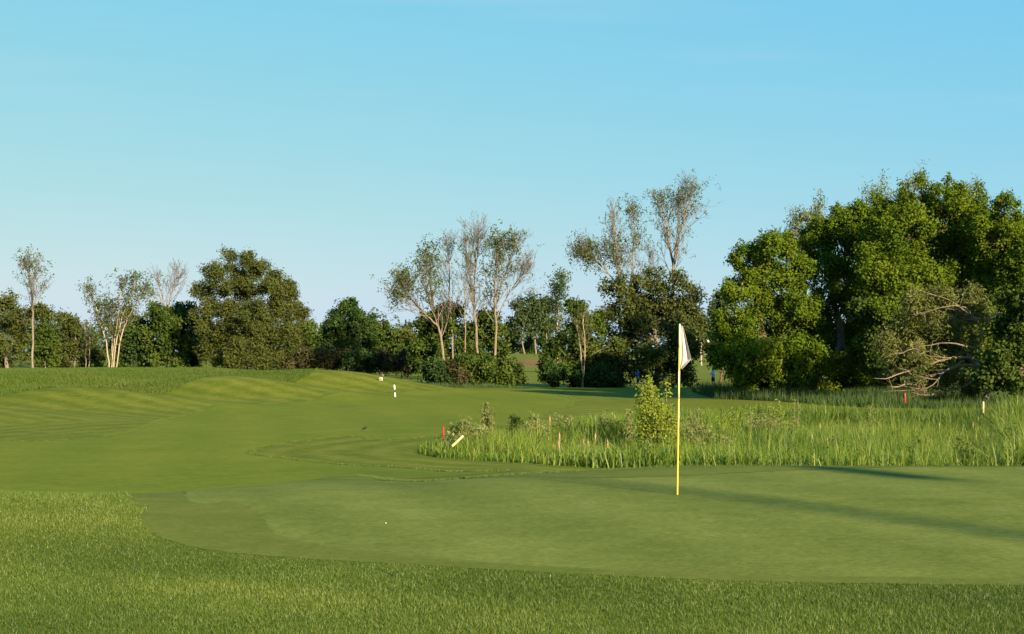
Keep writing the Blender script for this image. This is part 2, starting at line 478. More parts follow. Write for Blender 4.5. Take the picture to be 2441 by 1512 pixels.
def sheet(name, poly, off, step, mat, label, hole=None, stripe=None):
    poly = np.asarray(poly, float)
    x0, y0 = poly.min(0); x1, y1 = poly.max(0)
    gx, gy = [], []
    y = y0 + 0.01
    k = 0
    while y < y1:
        st = step(y)
        xs = np.arange(x0 + (0.5 * st if k % 2 else 0), x1, st)
        gx.append(xs); gy.append(np.full(len(xs), y)); y += st * 0.87; k += 1
    gx = np.concatenate(gx); gy = np.concatenate(gy)
    m = pt_in_poly(gx, gy, poly) & (dist_poly(gx, gy, poly) > 0.25 * step(y0))
    if hole is not None:
        m &= ~pt_in_poly(gx, gy, hole)
        m &= dist_poly(gx, gy, hole) > 0.25 * step(y0)
    co = [Vector(p) for p in poly]
    edges = [(i, (i + 1) % len(poly)) for i in range(len(poly))]
    if hole is not None:
        n0 = len(co); co += [Vector(p) for p in hole]
        edges += [(n0 + i, n0 + (i + 1) % len(hole)) for i in range(len(hole))]
    co += [Vector((a, b)) for a, b in zip(gx[m], gy[m])]
    res = delaunay_2d_cdt(co, edges, [], 0 if hole is not None else 1, 1e-5)
    v = np.array([(p.x, p.y) for p in res[0]]); f = [list(q) for q in res[2]]
    if hole is not None:
        cen = np.array([v[q].mean(0) for q in f])
        keep = pt_in_poly(cen[:, 0], cen[:, 1], poly) & ~pt_in_poly(cen[:, 0], cen[:, 1], hole)
        f = [q for q, kk in zip(f, keep) if kk]
    f = [q if np.cross(v[q[1]] - v[q[0]], v[q[2]] - v[q[0]]) > 0 else q[::-1] for q in f]
    eb = dist_poly(v[:, 0], v[:, 1], poly)
    z = height(v[:, 0], v[:, 1]) + np.where(eb < 1e-3, min(off, 0.003), off)
    ex = None
    if stripe:
        d, a = stripe(v[:, 0], v[:, 1]); ex = {"d": d, "amt": a}
    me = mesh_from(np.column_stack((v, z)), [len(q) for q in f], [k for q in f for k in q], name, None, True, ex)
    return link(name, me, mat, kind="structure", label=label)

# outline of collar and green, read off the photograph as ground points (out of frame on the right they close in a round)
collar_px = [(2441, 1396), (2100, 1392), (1800, 1387), (1400, 1371), (1000, 1349), (700, 1331), (500, 1312), (380, 1280), (335, 1240), (350, 1205), (310, 1180), (255, 1163)]
back_px = [(420, 1152), (560, 1144), (800, 1136)]
COLLAR = [Gxy(*p) for p in collar_px] + [Gxy(*p) for p in back_px]
COLLAR += [(-1.6, 21.2), (-0.4, 22.3), (1.0, 22.7), (2.6, 22.3), (5.0, 22.4), (8.2, 23.0), (11.5, 21.5), (13, 17), (10.5, 12.5), (7, 10.9)]
COLLAR = smooth_poly(COLLAR, 5)
COLLAR_EDGE = ragged(COLLAR, 0.10, 0.018)
green_px = [(2441, 1378), (2000, 1376), (1600, 1366), (1200, 1346), (950, 1325), (770, 1303), (655, 1272), (615, 1230), (560, 1195), (440, 1180), (480, 1165), (590, 1155), (850, 1146), (1200, 1138)]
GREEN = [Gxy(*p) for p in green_px] + [(0.6, 20.0), (2.0, 19.9), (4.2, 20.9), (7.6, 21.6), (10.6, 20.4), (11.9, 17), (9.8, 13.2), (6.8, 11.5)]
GREEN = ragged(smooth_poly(GREEN, 5), 0.09, 0.022)
sheet("putting_green", GREEN, 0.006, lambda y: 0.33, M_GREEN, "smooth close cut putting green", stripe=lambda x, y: (x * 0.93 + y * 0.36, np.ones(len(x))))
sheet("green_collar", COLLAR_EDGE, 0.006, lambda y: 0.33, M_COLLAR, "slightly browner collar round the putting green", hole=GREEN)

fair_px = [(-60, 1062), (0, 1054), (130, 1051), (250, 1042), (340, 1022), (400, 1000), (470, 984), (600, 966), (760, 951), (940, 938), (1080, 929)]
FAIR = [Gxy(*p) for p in fair_px] + [Gxy(1200, 927), Gxy(1340, 927), Gxy(1330, 941), Gxy(1362, 954), Gxy(1335, 974)]
FAIR += [(-1.5, 58), (-4.5, 51.5)] + [Gxy(*p) for p in ((860, 1040), (740, 1048), (640, 1062), (585, 1080), (650, 1091), (800, 1108), (950, 1116))]
FAIR += [(-1.5, 35), (0, 31), (-2.5, 26), (-7, 25), (-12, 27), (-20, 36), (-24, 44)]
FAIR = smooth_poly(FAIR, 4)
def fair_stripe(x, y):
    return (x * 0.95 + y * 0.3 + 2.5 * np.sin(y * 0.05)), np.ones(len(x))
sheet("fairway", ragged(FAIR, 0.30, 0.06), 0.02, lambda y: 0.8 if y < 60 else 1.3, M_FAIR, "close cut fairway curving past the pond towards the trees", stripe=fair_stripe)

# far field and its bare strip
sheet("field", [(-25, 235), (30, 225), (70, 230), (110, 290), (120, 390), (-60, 400), (-50, 300)], 0.05, lambda y: 8.0, M_FIELD, "sunlit far field beyond the trees")
pa, pb = G(1195, 874, 150, 500), G(1310, 858, 150, 500)
sheet("dirt_strip", [(-6, pa[1] - 3), (10, pa[1] - 2), (24, pa[1] + 4), (24, pb[1] + 6), (4, pb[1] + 4), (-8, pb[1])], 0.12, lambda y: 3.0, M_DIRT, "bare reddish earth strip across the far field")

# ------------------------------------------------------------------ grass blades
def blades(base, hgt, wid, lean, tint, two=True):
    n = len(base)
    az = RNG.uniform(0, 2 * math.pi, n); la = RNG.uniform(0, 2 * math.pi, n)
    side = np.stack((np.cos(az), np.sin(az), np.zeros(n)), 1) * (wid / 2)[:, None]
    off = np.stack((np.cos(la), np.sin(la), np.zeros(n)), 1) * (lean * hgt)[:, None]
    up = np.zeros((n, 3)); up[:, 2] = hgt
    tip = base + off + up * (1 - 0.3 * lean[:, None])
    if two:
        mid = base + off * 0.3 + up * 0.55
        v = np.stack((base - side, base + side, mid + side * 0.8, mid - side * 0.8, tip), 1).reshape(-1, 3)
        k = np.arange(n)[:, None] * 5
        idx = (k + np.array([[0, 1, 2, 3, 3, 2, 4]])).ravel()
        sizes = np.tile([4, 3], n); t = np.repeat(tint, 5)
    else:
        v = np.stack((base - side, base + side, tip), 1).reshape(-1, 3)
        k = np.arange(n)[:, None] * 3
        idx = (k + np.array([[0, 1, 2]])).ravel()
        sizes = np.full(n, 3); t = np.repeat(tint, 3)
    return v, sizes, idx, t

def scatter(n, x0, x1, y0, y1, test):
    x = RNG.uniform(x0, x1, n); y = RNG.uniform(y0, y1, n)
    m = test(x, y)
    return x[m], y[m]

# foreground rough: real blades in front of and to the left of the collar
def fg_test(x, y):
    return ~pt_in_poly(x, y, COLLAR) & ~pt_in_poly(x, y, FAIR) & (np.abs(x) < 0.43 * y + 0.4) & ((x < -1.2) | (y < 15))
x, y = scatter(1500000, -9.5, 6.5, 7.6, 20.5, fg_test)
keep = RNG.uniform(0, 1, len(x)) < np.clip(1.2 - (y - 7.6) / 12, 0.25, 1)
x, y = x[keep], y[keep]
edge = dist_poly(x, y, COLLAR)
patch = vnoise(x, y, 0.8, 1) * 0.5 + vnoise(x, y, 0.22, 2) * 0.35 + vnoise(x, y, 2.6, 5) * 0.5
hgt = (0.029 + 0.010 * patch + RNG.uniform(-0.012, 0.016, len(x))) * (0.75 + 0.25 * sst(0, 0.5, edge))
tint = np.clip(0.34 + 0.20 * vnoise(x, y, 1.7, 8) + 0.18 * patch + RNG.normal(0, 0.15, len(x)), 0, 0.8)
tint = tint + 0.15 * np.exp(-((y - 10.9 + 0.42 * (x + 3.2)) / 0.55) ** 2) * (x < 0.6) + 0.07 * np.exp(-((x + 4.6) / 1.6) ** 2 - ((y - 15.5) / 1.5) ** 2)
tint = np.clip(tint - 0.10 * np.exp(-((x + 3.2) / 0.9) ** 2 - ((y - 8.6) / 0.8) ** 2) - 0.07 * sst(0.0, 2.0, x), 0, 0.8)
dead = RNG.uniform(0, 1, len(x)) < 0.015 + 0.03 * (vnoise(x, y, 0.7, 11) > 0.3)
tint[dead] = RNG.uniform(0.8, 1, dead.sum())
base = np.stack((x, y, height(x, y) - 0.003), 1)
v, s, i, t = blades(base, hgt, RNG.uniform(0.0034, 0.0066, len(x)) * (1 + (y - 8) * 0.05), RNG.uniform(0.1, 0.9, len(x)), tint, two=False)
link("rough_grass", mesh_from(v, s, i, "rough_grass", t), M_BLADE, kind="stuff", label="coarse rough grass in the foreground around the green", cat="grass")

# taller edge of the uncut grass along the mown boundaries
def edge_points(poly, n, spread, closed=True, w=None):
    p = np.asarray(poly, float)
    q = np.vstack((p, p[:1])) if closed else p
    seg = np.linalg.norm(np.diff(q, axis=0), axis=1); cum = np.concatenate(([0], np.cumsum(seg)))
    s = RNG.uniform(0, cum[-1], n)
    k = np.clip(np.searchsorted(cum, s) - 1, 0, len(seg) - 1)
    f = (s - cum[k]) / seg[k]
    xy = q[k] + (q[k + 1] - q[k]) * f[:, None]
    return xy[:, 0] + RNG.normal(0, spread, n), xy[:, 1] + RNG.normal(0, spread, n)
ex, ey = edge_points(FAIR, 110000, 0.15)
m = (ey > 33) & (ey < 105) & ~pt_in_poly(ex, ey, FAIR)
ex, ey = ex[m], ey[m]
bx, by = edge_points(COLLAR, 110000, 0.12)
by = by + np.abs(RNG.normal(0, 0.35, len(by))) * (bx > -0.5) * (by > 20)
m = (by > 17.0) & (bx > -7) & (bx < 10) & ~pt_in_poly(bx, by, COLLAR)
bx, by = bx[m], by[m]
rl = [Gxy(*p) for p in ((240, 1164), (330, 1158), (430, 1152), (560, 1144), (680, 1140))]
rx, ry = edge_points(rl, 16000, 0.07, closed=False)
ry = ry + RNG.uniform(0.0, 0.45, len(ry)) * sst(-2.2, -4.5, rx)
bx, by = np.concatenate((bx, rx)), np.concatenate((by, ry))
ax_, ay_ = np.concatenate((ex, bx)), np.concatenate((ey, by))
big = np.concatenate((np.ones(len(ex)), np.zeros(len(bx))))
v, s, i, t = blades(np.stack((ax_, ay_, height(ax_, ay_)), 1), np.where(big > 0, RNG.uniform(0.03, 0.065, len(ax_)), RNG.uniform(0.025, 0.05, len(ax_)) + 0.025 * sst(0, 3, ax_)),
                    np.where(big > 0, 0.02, 0.008), RNG.uniform(0.1, 0.6, len(ax_)), np.clip(RNG.normal(0.34, 0.15, len(ax_)), 0, 1), two=False)
link("fringe_grass", mesh_from(v, s, i, "fringe_grass", t), M_BLADE, kind="stuff", label="longer grass fringe along the mown edges", cat="grass")

# tall fescue on and behind the mounds
def fes_test(x, y):
    s_ = (x + 45) * -0.832 + (y - 74) * 0.555
    t_ = (x + 45) * 0.555 + (y - 74) * 0.832
    bx_ = np.interp(y, [p[1] for p in RB], [p[0] for p in RB])
    return (x < bx_ + 0.4 * vnoise(x, y, 2.0, 4)) & (s_ < 26) & (x > -0.40 * y - 2) & (t_ < 62)
x, y = scatter(420000, -56, -10, 64, 132, fes_test)
patch = vnoise(x, y, 3.0, 21) * 0.5 + vnoise(x, y, 9.0, 22) * 0.5
tint = np.clip(0.40 + 0.34 * patch + RNG.normal(0, 0.18, len(x)), 0, 1)
v, s, i, t = blades(np.stack((x, y, height(x, y) - 0.02), 1), RNG.uniform(0.10, 0.28, len(x)) * (1 + 0.5 * patch), RNG.uniform(0.03, 0.06, len(x)), RNG.uniform(0.1, 0.7, len(x)), tint, two=False)
link("tall_grass", mesh_from(v, s, i, "tall_grass", t), M_FESCUE, kind="stuff", label="uncut tall grass on the mounds below the left trees", cat="grass")

# reeds filling the pond hollow
def reed_test(x, y):
    d = dist_poly(x, y, POND)
    ins = pt_in_poly(x, y, POND)
    gap = vnoise(x, y, 2.0, 31) + 0.4 * vnoise(x, y, 0.8, 33) > 0.60
    return ins & (x < 0.41 * y + 2) & ~(gap & (d > 1.5))
x, y = scatter(190000, -4, 32, 30, 74, reed_test)
d = dist_poly(x, y, POND)
patch = vnoise(x, y, 3.2, 41) * 0.5 + vnoise(x, y, 1.1, 42) * 0.5
kind_n = vnoise(x, y, 5.0, 43)
hgt = (0.35 + 0.35 * sst(0, 4, x) + (0.95 - 0.35 * sst(0, 4, x)) * sst(0, 3.0, d)) * (1 + 0.30 * patch) * RNG.uniform(0.6, 1.3, len(x))
hgt = hgt * (1.0 + 0.5 * sst(0.325, 0.355, x / y)) * (1 - 0.12 * sst(58, 68, y))
tint = np.clip(0.38 + 0.2 * kind_n + 0.14 * patch + RNG.normal(0, 0.2, len(x)), 0, 0.85)
dead = RNG.uniform(0, 1, len(x)) < 0.06
tint[dead] = RNG.uniform(0.85, 1, dead.sum())
v, s, i, t = blades(np.stack((x, y, height(x, y) - 0.02), 1), hgt, RNG.uniform(0.016, 0.036, len(x)), RNG.uniform(0.03, 0.8, len(x)) ** 1.2, tint)
link("reeds", mesh_from(v, s, i, "reeds", t), M_REED, kind="stuff", label="dense green reeds and cattail leaves filling the pond hollow", cat="reeds")

# weeds in the shade under the right trees and round the middle clumps
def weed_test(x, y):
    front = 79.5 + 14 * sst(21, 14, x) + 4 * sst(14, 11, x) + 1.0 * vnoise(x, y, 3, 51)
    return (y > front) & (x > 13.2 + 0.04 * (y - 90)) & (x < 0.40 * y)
x, y = scatter(90000, 12, 42, 76, 112, weed_test)
x2, y2 = scatter(26000, -9, 4, 126, 134, lambda a, b: (a > -7.5 + 1.5 * vnoise(b, a, 2, 63)) & (a < 0.8 + 1.2 * vnoise(b, a, 2, 64)) & (b > 127.5 + vnoise(a, b, 2.5, 65)))
x = np.concatenate((x, x2)); y = np.concatenate((y, y2))
patch = vnoise(x, y, 2.5, 61)
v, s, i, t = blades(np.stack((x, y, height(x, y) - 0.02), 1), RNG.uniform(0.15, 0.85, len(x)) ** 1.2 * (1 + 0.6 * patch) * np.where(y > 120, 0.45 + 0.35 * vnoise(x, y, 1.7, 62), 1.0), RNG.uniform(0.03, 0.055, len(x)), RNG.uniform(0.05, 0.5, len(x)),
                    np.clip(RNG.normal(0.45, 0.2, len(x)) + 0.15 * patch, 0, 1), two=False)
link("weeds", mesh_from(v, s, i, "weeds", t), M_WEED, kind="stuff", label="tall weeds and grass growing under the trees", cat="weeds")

# ------------------------------------------------------------------ trees
def unit(v):
    return v / (np.linalg.norm(v, axis=-1, keepdims=True) + 1e-9)

def leaf_quads(c, nrm, length, width, tint, droop=0.0):
    n = len(c)
    nrm = unit(nrm)
    rnd = unit(RNG.normal(0, 1, (n, 3)) + np.array((0, 0, -droop)))
    u = unit(rnd - nrm * np.sum(rnd * nrm, 1, keepdims=True))
    w = np.cross(nrm, u)
    L = (length / 2)[:, None]; W = (width / 2)[:, None]
    fold = nrm * W * 0.45
    v = np.stack((c - u * L, c + w * W - fold, c + u * L * 1.05, c - w * W - fold), 1).reshape(-1, 3)
    idx = np.arange(4 * n)
    return v, idx, np.repeat(tint, 4)

def crown_mesh(name, lobes, n, size, aspect, hollow=0.55, clump=0.36, droop=0.4, per=9, tone=0.16, ragged=0.22):
    """lobes: (centre xyz, radii xyz). Leaves sit in sprays, sprays in clumps over each lobe."""
    vol = np.array([np.prod(r) ** (2 / 3) for _, r in lobes]); vol /= vol.sum()
    C, Nn, T = [], [], []
    for (cen, rad), w in zip(lobes, vol):
        m = max(30, int(n * w))
        k = int(np.clip(m / 300, 8, 30))
        d = unit(RNG.normal(0, 1, (k, 3)))
        d[:, 2] = np.abs(d[:, 2]) * np.where(RNG.uniform(0, 1, k) < 0.36, -1, 1)
        rr = RNG.uniform(hollow, 1.0, k)[:, None] * (1 + RNG.normal(0, ragged * 0.5, k))[:, None]
        cc = d * rr                                       # clump centres, unit sphere
        cr = clump * RNG.uniform(0.5, 1.45, k)
        ct = RNG.normal(0, tone, k)
        ns = max(4, m // per)
        which = RNG.integers(0, k, ns)
        q = unit(RNG.normal(0, 1, (ns, 3))) * (RNG.uniform(0, 1, ns) ** 0.42)[:, None]
        sp = cc[which] + q * cr[which][:, None]
        sp = sp * (1 + RNG.normal(0, 0.03, ns))[:, None]
        spw = sp * rad + cen
        leafs = np.repeat(spw, per, 0) + RNG.normal(0, 1, (ns * per, 3)) * size * 0.85
        out = np.repeat(unit(sp * 0.5 + q * 0.9), per, 0)
        C.append(leafs)
        Nn.append(out * 0.9 + RNG.normal(0, 0.75, (ns * per, 3)) + np.array((0, 0, 0.35)))
        T.append(np.clip(0.46 + np.repeat(ct[which], per) + np.repeat(RNG.normal(0, 0.07, ns), per) + RNG.normal(0, 0.085, ns * per), 0, 1))
    C = np.concatenate(C); Nn = np.concatenate(Nn); T = np.concatenate(T)
    L = size * RNG.uniform(0.7, 1.35, len(C))
    v, idx, t = leaf_quads(C, Nn, L, L * aspect, T, droop)
    return mesh_from(v, np.full(len(C), 4), idx, name, t)

def curve_pts(a, b, n, bend=0.12, sag=0.0):
    a = np.asarray(a, float); b = np.asarray(b, float)
    L = np.linalg.norm(b - a)
    t = np.linspace(0, 1, n)[:, None]
    o = RNG.normal(0, bend * L, 3)
    p = a + (b - a) * t + o * (t * (1 - t)) * 1.6
    p[:, 2] += sag * L * (t * (1 - t))[:, 0] * 2
    return p + RNG.normal(0, 0.008 * L, p.shape) * (t * (1 - t) * 4)

def dense_tree(name, label, D, base_px, lobes, kind, n, size, aspect=0.62, bark="dark", cat="tree", group=None, depth=1.0, r0=None, gain=0.95,
               hollow=0.55, clump=0.36, droop=0.4, spread=0.25, tone=0.16, top_twigs=0, ragged=0.22, limb_vis=True):
    """lobes: (px, py, r_px[, dD]) read off the photograph at distance D"""
    ppm = FPX / D
    bx = (base_px - CX) / FPX * D
    bz = hz(bx, D)
    root = thing(name, (bx, D, bz), label, cat, group)
    L3 = []
    for lb in lobes:
        px, py, r = lb[:3]
        dd = lb[3] if len(lb) > 3 else RNG.uniform(-spread, spread) * (r / ppm) * 2.0
        c = P(px, py, D + dd)
        R = r / ppm
        if r < 26 and py < 560 and px > 1880:
            L3.append((c, np.array((R * 0.55, R * 0.55, R * 1.6))))        # thin leafy shoots on the skyline
        else:
            L3.append((c, np.array((R, R * depth, R * 0.92))))
    link("crown", crown_mesh("crown", L3, int(n * gain), size * 1.24, aspect, hollow, clump, droop, tone=tone, ragged=ragged), LM[kind], root)
    cs = np.array([c for c, _ in L3])
    big = np.array([max(R_) for _, R_ in L3]) > 0.35 * max(max(R_) for _, R_ in L3)
    cb = cs[big]
    top = cb[np.argmax(cb[:, 2])]
    H = top[2] - bz
    r0 = r0 or max(0.06, 0.028 * H)
    mid = np.array((bx, D, bz)) * 0.35 + np.array((cs[:, 0].mean(), cs[:, 1].mean(), top[2])) * 0.65
    mid = mid + np.array((0, 0.09 * H, 0)); top = top + np.array((0, 0.12 * H, -0.08 * H))
    tr = MB()
    k = 9
    path = np.array([(bx, D, bz - 0.15), (bx + RNG.normal(0, .03) * H, D, bz + 0.3 * H), mid, top])
    path = smooth_poly(path, 4, closed=False)
    path += RNG.normal(0, 0.006 * H, path.shape)
    rad = r0 * np.linspace(1, 0.18, len(path)); rad[0] *= 1.35
    tr.tube(path, rad, 8)
    tr.build("trunk", BK[bark], root)
    if limb_vis:
        for (c, R) in L3:
            j = int(np.clip(np.searchsorted(path[:, 2], c[2] - 0.5 * np.linalg.norm(c - mid) - 0.2), 4, len(path) - 2))
            lm = MB()
            p = curve_pts(path[j], c, 7, 0.08, -0.05)
            lm.tube(p, np.linspace(rad[j] * 0.6, 0.02, 7), 5)
            for _ in range(7):                            # forks inside the lobe
                e = c + unit(RNG.normal(0, 1, 3)) * R * RNG.uniform(0.5, 0.95)
                q0 = RNG.integers(3, 6)
                lm.tube(curve_pts(p[q0], e, 5, 0.08), np.linspace(rad[j] * 0.22, 0.012, 5), 3)
            lm.build("limb", BK[bark], root)
    return root

def grow(out, tips, p, d, L, r, lev, cfg):
    nseg = (5, 4, 3, 2)[lev - 1]
    pts = [p]
    dd = d
    for k in range(nseg):
        dd = unit(dd + RNG.normal(0, cfg["wob"], 3) + np.array((0, 0, cfg["up"])))
        pts.append(pts[-1] + dd * L / nseg)
    pts = np.array(pts)
    r1 = max(r * 0.35, 0.008)
    out.tube(pts, np.linspace(r, r1, len(pts)), 5 if lev == 1 else 3)
    if lev >= cfg["depth"]:
        tips.append(pts[-1]); tips.append(pts[1])
        return
    n = cfg["kids"][lev - 1]
    for k in range(n):
        f = 0.25 + 0.75 * (k + RNG.uniform(0, 1)) / n
        q = f * nseg; j = min(int(q), nseg - 1)
        s = pts[j] + (pts[j + 1] - pts[j]) * (q - j)
        ax = unit(pts[min(j + 1, nseg)] - pts[j])
        perp = unit(np.cross(ax, RNG.normal(0, 1, 3)))
        an = math.radians(RNG.uniform(*cfg["ang"]))
        nd = unit(ax * math.cos(an) + perp * math.sin(an))
        grow(out, tips, s, nd, L * RNG.uniform(0.38, 0.62) * (1.1 - 0.4 * f), max(r * 0.45 * (1.1 - 0.5 * f), 0.010), lev + 1, cfg)

def sparse_tree(name, label, D, stems, leaf_lobes, leaf_n, width, kind="sparse", bark="tan", twig="twig", size=0.2, nb=16, tmin=0.35, ang=(18, 42), kids=(5, 3, 2),
                depth=4, r0=0.2, group=None, cat="tree", up=0.09, wob=0.085, aspect=0.6, base_side=None, topf=0.62, lw=1.9, rtw=1.0, first_ang=(18, 44)):
    """stems: list of pixel polylines from the foot up; thin, half bare branches with few leaves"""
    ppm = FPX / D
    f = stems[0][0]
    bx = (f[0] - CX) / FPX * D
    bz = hz(bx, D)
    root = thing(name, (bx, D, bz), label, cat, group)
    cfg = {"wob": wob, "up": up, "depth": depth, "kids": kids, "ang": ang}
    tips = []
    for si, st in enumerate(stems):
        pts = [P(px, py, D + (RNG.normal(0, 0.25) if j else 0)) for j, (px, py) in enumerate(st)]
        pts = np.array(pts)
        pts[-1] = pts[-2] + (pts[-1] - pts[-2]) * topf
        if si == 0 or st[0][1] > 850:
            pts[0, 2] = min(pts[0, 2], hz(pts[0, 0], D)) - 0.1
        path = smooth_poly(pts, 5, closed=False)
        path[1:-1] += RNG.normal(0, 0.03, path[1:-1].shape)
        n = len(path)
        rr = r0 if np.isscalar(r0) else r0[si]
        rad = 0.5 * rr * (np.linspace(1, 0.0, n) ** 0.9) + 0.018
        rad[0] *= 1.25
        tr = MB(); tr.tube(path, rad, 8); tr.build("trunk", BK[bark], root)
        br = MB()
        H = np.linalg.norm(path[-1] - path[0])
        nb2 = int(nb * 1.35)
        for k in range(nb2):
            tt = max(0.2, tmin - 0.09) + (0.98 - max(0.2, tmin - 0.09)) * (k + RNG.uniform(0, 1)) / nb2
            j = min(int(tt * (n - 1)), n - 2)
            s = path[j] + (path[j + 1] - path[j]) * (tt * (n - 1) - j)
            ax = unit(path[j + 1] - path[j])
            perp = unit(np.cross(ax, RNG.normal(0, 1, 3)))
            an = math.radians(RNG.uniform(*first_ang)) * (1.05 - 0.55 * (tt - tmin) / (1 - tmin))
            L = 1.25 * width * RNG.uniform(0.6, 1.15) * (1.1 - 0.62 * (tt - tmin) / (1 - tmin))
            grow(br, tips, s, unit(ax * math.cos(an) + perp * math.sin(an)), L, max(rad[j] * 0.5 * rtw, 0.02), 1, cfg)
        br.build("branches", BK[twig], root)
    if leaf_n and leaf_lobes:
        tips = np.array(tips)
        # pixel position of each tip, to leaf only the parts that carry leaves
        tx = tips[:, 0] / tips[:, 1] * FPX + CX
        tyv = (tips[:, 2] - CAM_H) / tips[:, 1]
        an = np.arctan(tyv) - PITCH
        ty = CY - np.tan(an) * FPX
        wgt = np.full(len(tips), 0.03)
        for px, py, r in leaf_lobes:
            wgt = np.maximum(wgt, np.exp(-(((tx - px) ** 2 + (ty - py) ** 2) / (lw * r * r))))
        if wgt.sum() > 0.5:
            ns = int(leaf_n * 0.95) // 8
            pick = RNG.choice(len(tips), ns, p=wgt / wgt.sum())
            sp = tips[pick] + RNG.normal(0, 0.45, (ns, 3))
            C = np.repeat(sp, 8, 0) + RNG.normal(0, size * 0.9, (ns * 8, 3))
            T = np.clip(0.5 + np.repeat(RNG.normal(0, 0.15, ns), 8) + RNG.normal(0, 0.12, ns * 8), 0, 1)
            L = size * RNG.uniform(0.7, 1.3, len(C))
            v, idx, t = leaf_quads(C, RNG.normal(0, 1, (len(C), 3)) + np.array((0, -0.3, 0.5)), L, L * aspect, T, 0.6)
            link("crown", mesh_from(v, np.full(len(C), 4), idx, "crown", t), LM[kind], root)
    return root

# --- right-hand wood, nearest mass
dense_tree("maple_tree", "rounded green tree with low skirts at the left end of the right wood", 99, 1815,
           [(1790, 620, 50), (1840, 600, 48), (1890, 650, 50), (1880, 790, 60), (1700, 850, 30), (1720, 790, 30), (1765, 690, 48), (1830, 670, 70), (1755, 770, 55), (1830, 770, 85), (1895, 840, 55, -3), (1780, 850, 70), (1850, 880, 75, -3), (1740, 840, 40), (1900, 740, 50), (1810, 920, 50, -2)],
           "maple", 42000, 0.150, 0.62, r0=0.35, spread=0.5, hollow=0.66, clump=0.36, gain=1.9)
dense_tree("maple_tree", "high domed green tree behind the shadowed gap of the right wood", 106, 1985,
           [(1930, 590, 58), (1985, 540, 56), (2050, 535, 60), (2088, 530, 46), (1890, 590, 40), (1985, 900, 60, -2), (2060, 920, 50, -2), (1945, 650, 70), (2020, 590, 80), (2060, 690, 85), (1990, 740, 75), (2090, 560, 60), (1960, 830, 60, 3), (2040, 860, 80, 4)],
           "maple", 40000, 0.150, 0.62, r0=0.4, spread=0.5, hollow=0.66, clump=0.36, gain=1.9)
dense_tree("maple_tree", "tallest broad green tree in the middle of the right wood", 98, 2190,
           [(2115, 510, 46), (2185, 490, 40), (2250, 485, 52), (2315, 520, 52), (2196, 440, 15), (2199, 424, 11), (2090, 475, 18), (2262, 445, 20), (2338, 475, 22), (2150, 455, 15), (2150, 560, 85), (2245, 560, 90), (2330, 580, 70), (2110, 650, 70, -2), (2195, 670, 80, -2), (2290, 680, 80), (2120, 740, 55, -3), (2090, 820, 50), (2200, 800, 80, 4), (2320, 800, 80, 4)],
           "maple", 52000, 0.150, 0.62, r0=0.45, spread=0.5, hollow=0.66, clump=0.36, gain=1.9)
dense_tree("maple_tree", "green tree with thin leafy top shoots at the right picture edge", 94, 2410,
           [(2400, 545, 42), (2440, 590, 50), (2360, 560, 46), (2380, 590, 55), (2430, 660, 75), (2370, 690, 65), (2480, 620, 70), (2470, 740, 80), (2395, 490, 26), (2440, 520, 30)],
           "maple", 30000, 0.150, 0.62, r0=0.35, spread=0.5, hollow=0.66, clump=0.36, gain=1.9)
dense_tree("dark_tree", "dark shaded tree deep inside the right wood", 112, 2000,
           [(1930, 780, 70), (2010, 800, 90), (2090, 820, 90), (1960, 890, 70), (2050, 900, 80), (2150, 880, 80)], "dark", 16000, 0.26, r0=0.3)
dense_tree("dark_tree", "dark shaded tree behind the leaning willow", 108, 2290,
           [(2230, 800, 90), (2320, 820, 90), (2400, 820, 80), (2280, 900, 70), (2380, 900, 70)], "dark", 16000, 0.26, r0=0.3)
dense_tree("maple_tree", "bright green leafy tree low at the right picture edge", 82, 2430,
           [(2435, 720, 42), (2410, 790, 45), (2460, 800, 60), (2385, 865, 45), (2440, 870, 60), (2350, 900, 30), (2420, 915, 40), (2480, 720, 60)],
           "mid", 24000, 0.19, 0.66, r0=0.2)
dense_tree("maple_tree", "fresh green tree crown hanging low before the dark gap", 95, 2130,
           [(2110, 770, 42, -1), (2095, 830, 38), (2150, 780, 30), (2060, 740, 34)], "mid", 6000, 0.2, 0.66, r0=0.05)

dense_tree("maple_tree", "tall dim tree crown backing the middle of the right wood", 113, 2140,
           [(2100, 560, 60), (2170, 560, 60), (2060, 600, 70), (2150, 620, 80), (2220, 600, 80), (2110, 700, 80), (2200, 720, 80)], "maple", 22000, 0.24, 0.66, r0=0.4)
dense_tree("maple_tree", "tall dim tree crown backing the right end of the wood", 113, 2330,
           [(2290, 580, 60), (2360, 600, 60), (2420, 600, 60), (2300, 640, 80), (2390, 660, 80), (2340, 740, 80)], "maple", 18000, 0.24, 0.66, r0=0.4)
dense_tree("maple_tree", "high crowned tree just outside the right picture edge", 66, 2812,
           [(2790, 260, 150), (2850, 180, 150), (2760, 130, 130), (2880, 300, 130), (2810, 60, 120)], "maple", 9000, 0.3, 0.66, r0=0.3, gain=1.0)

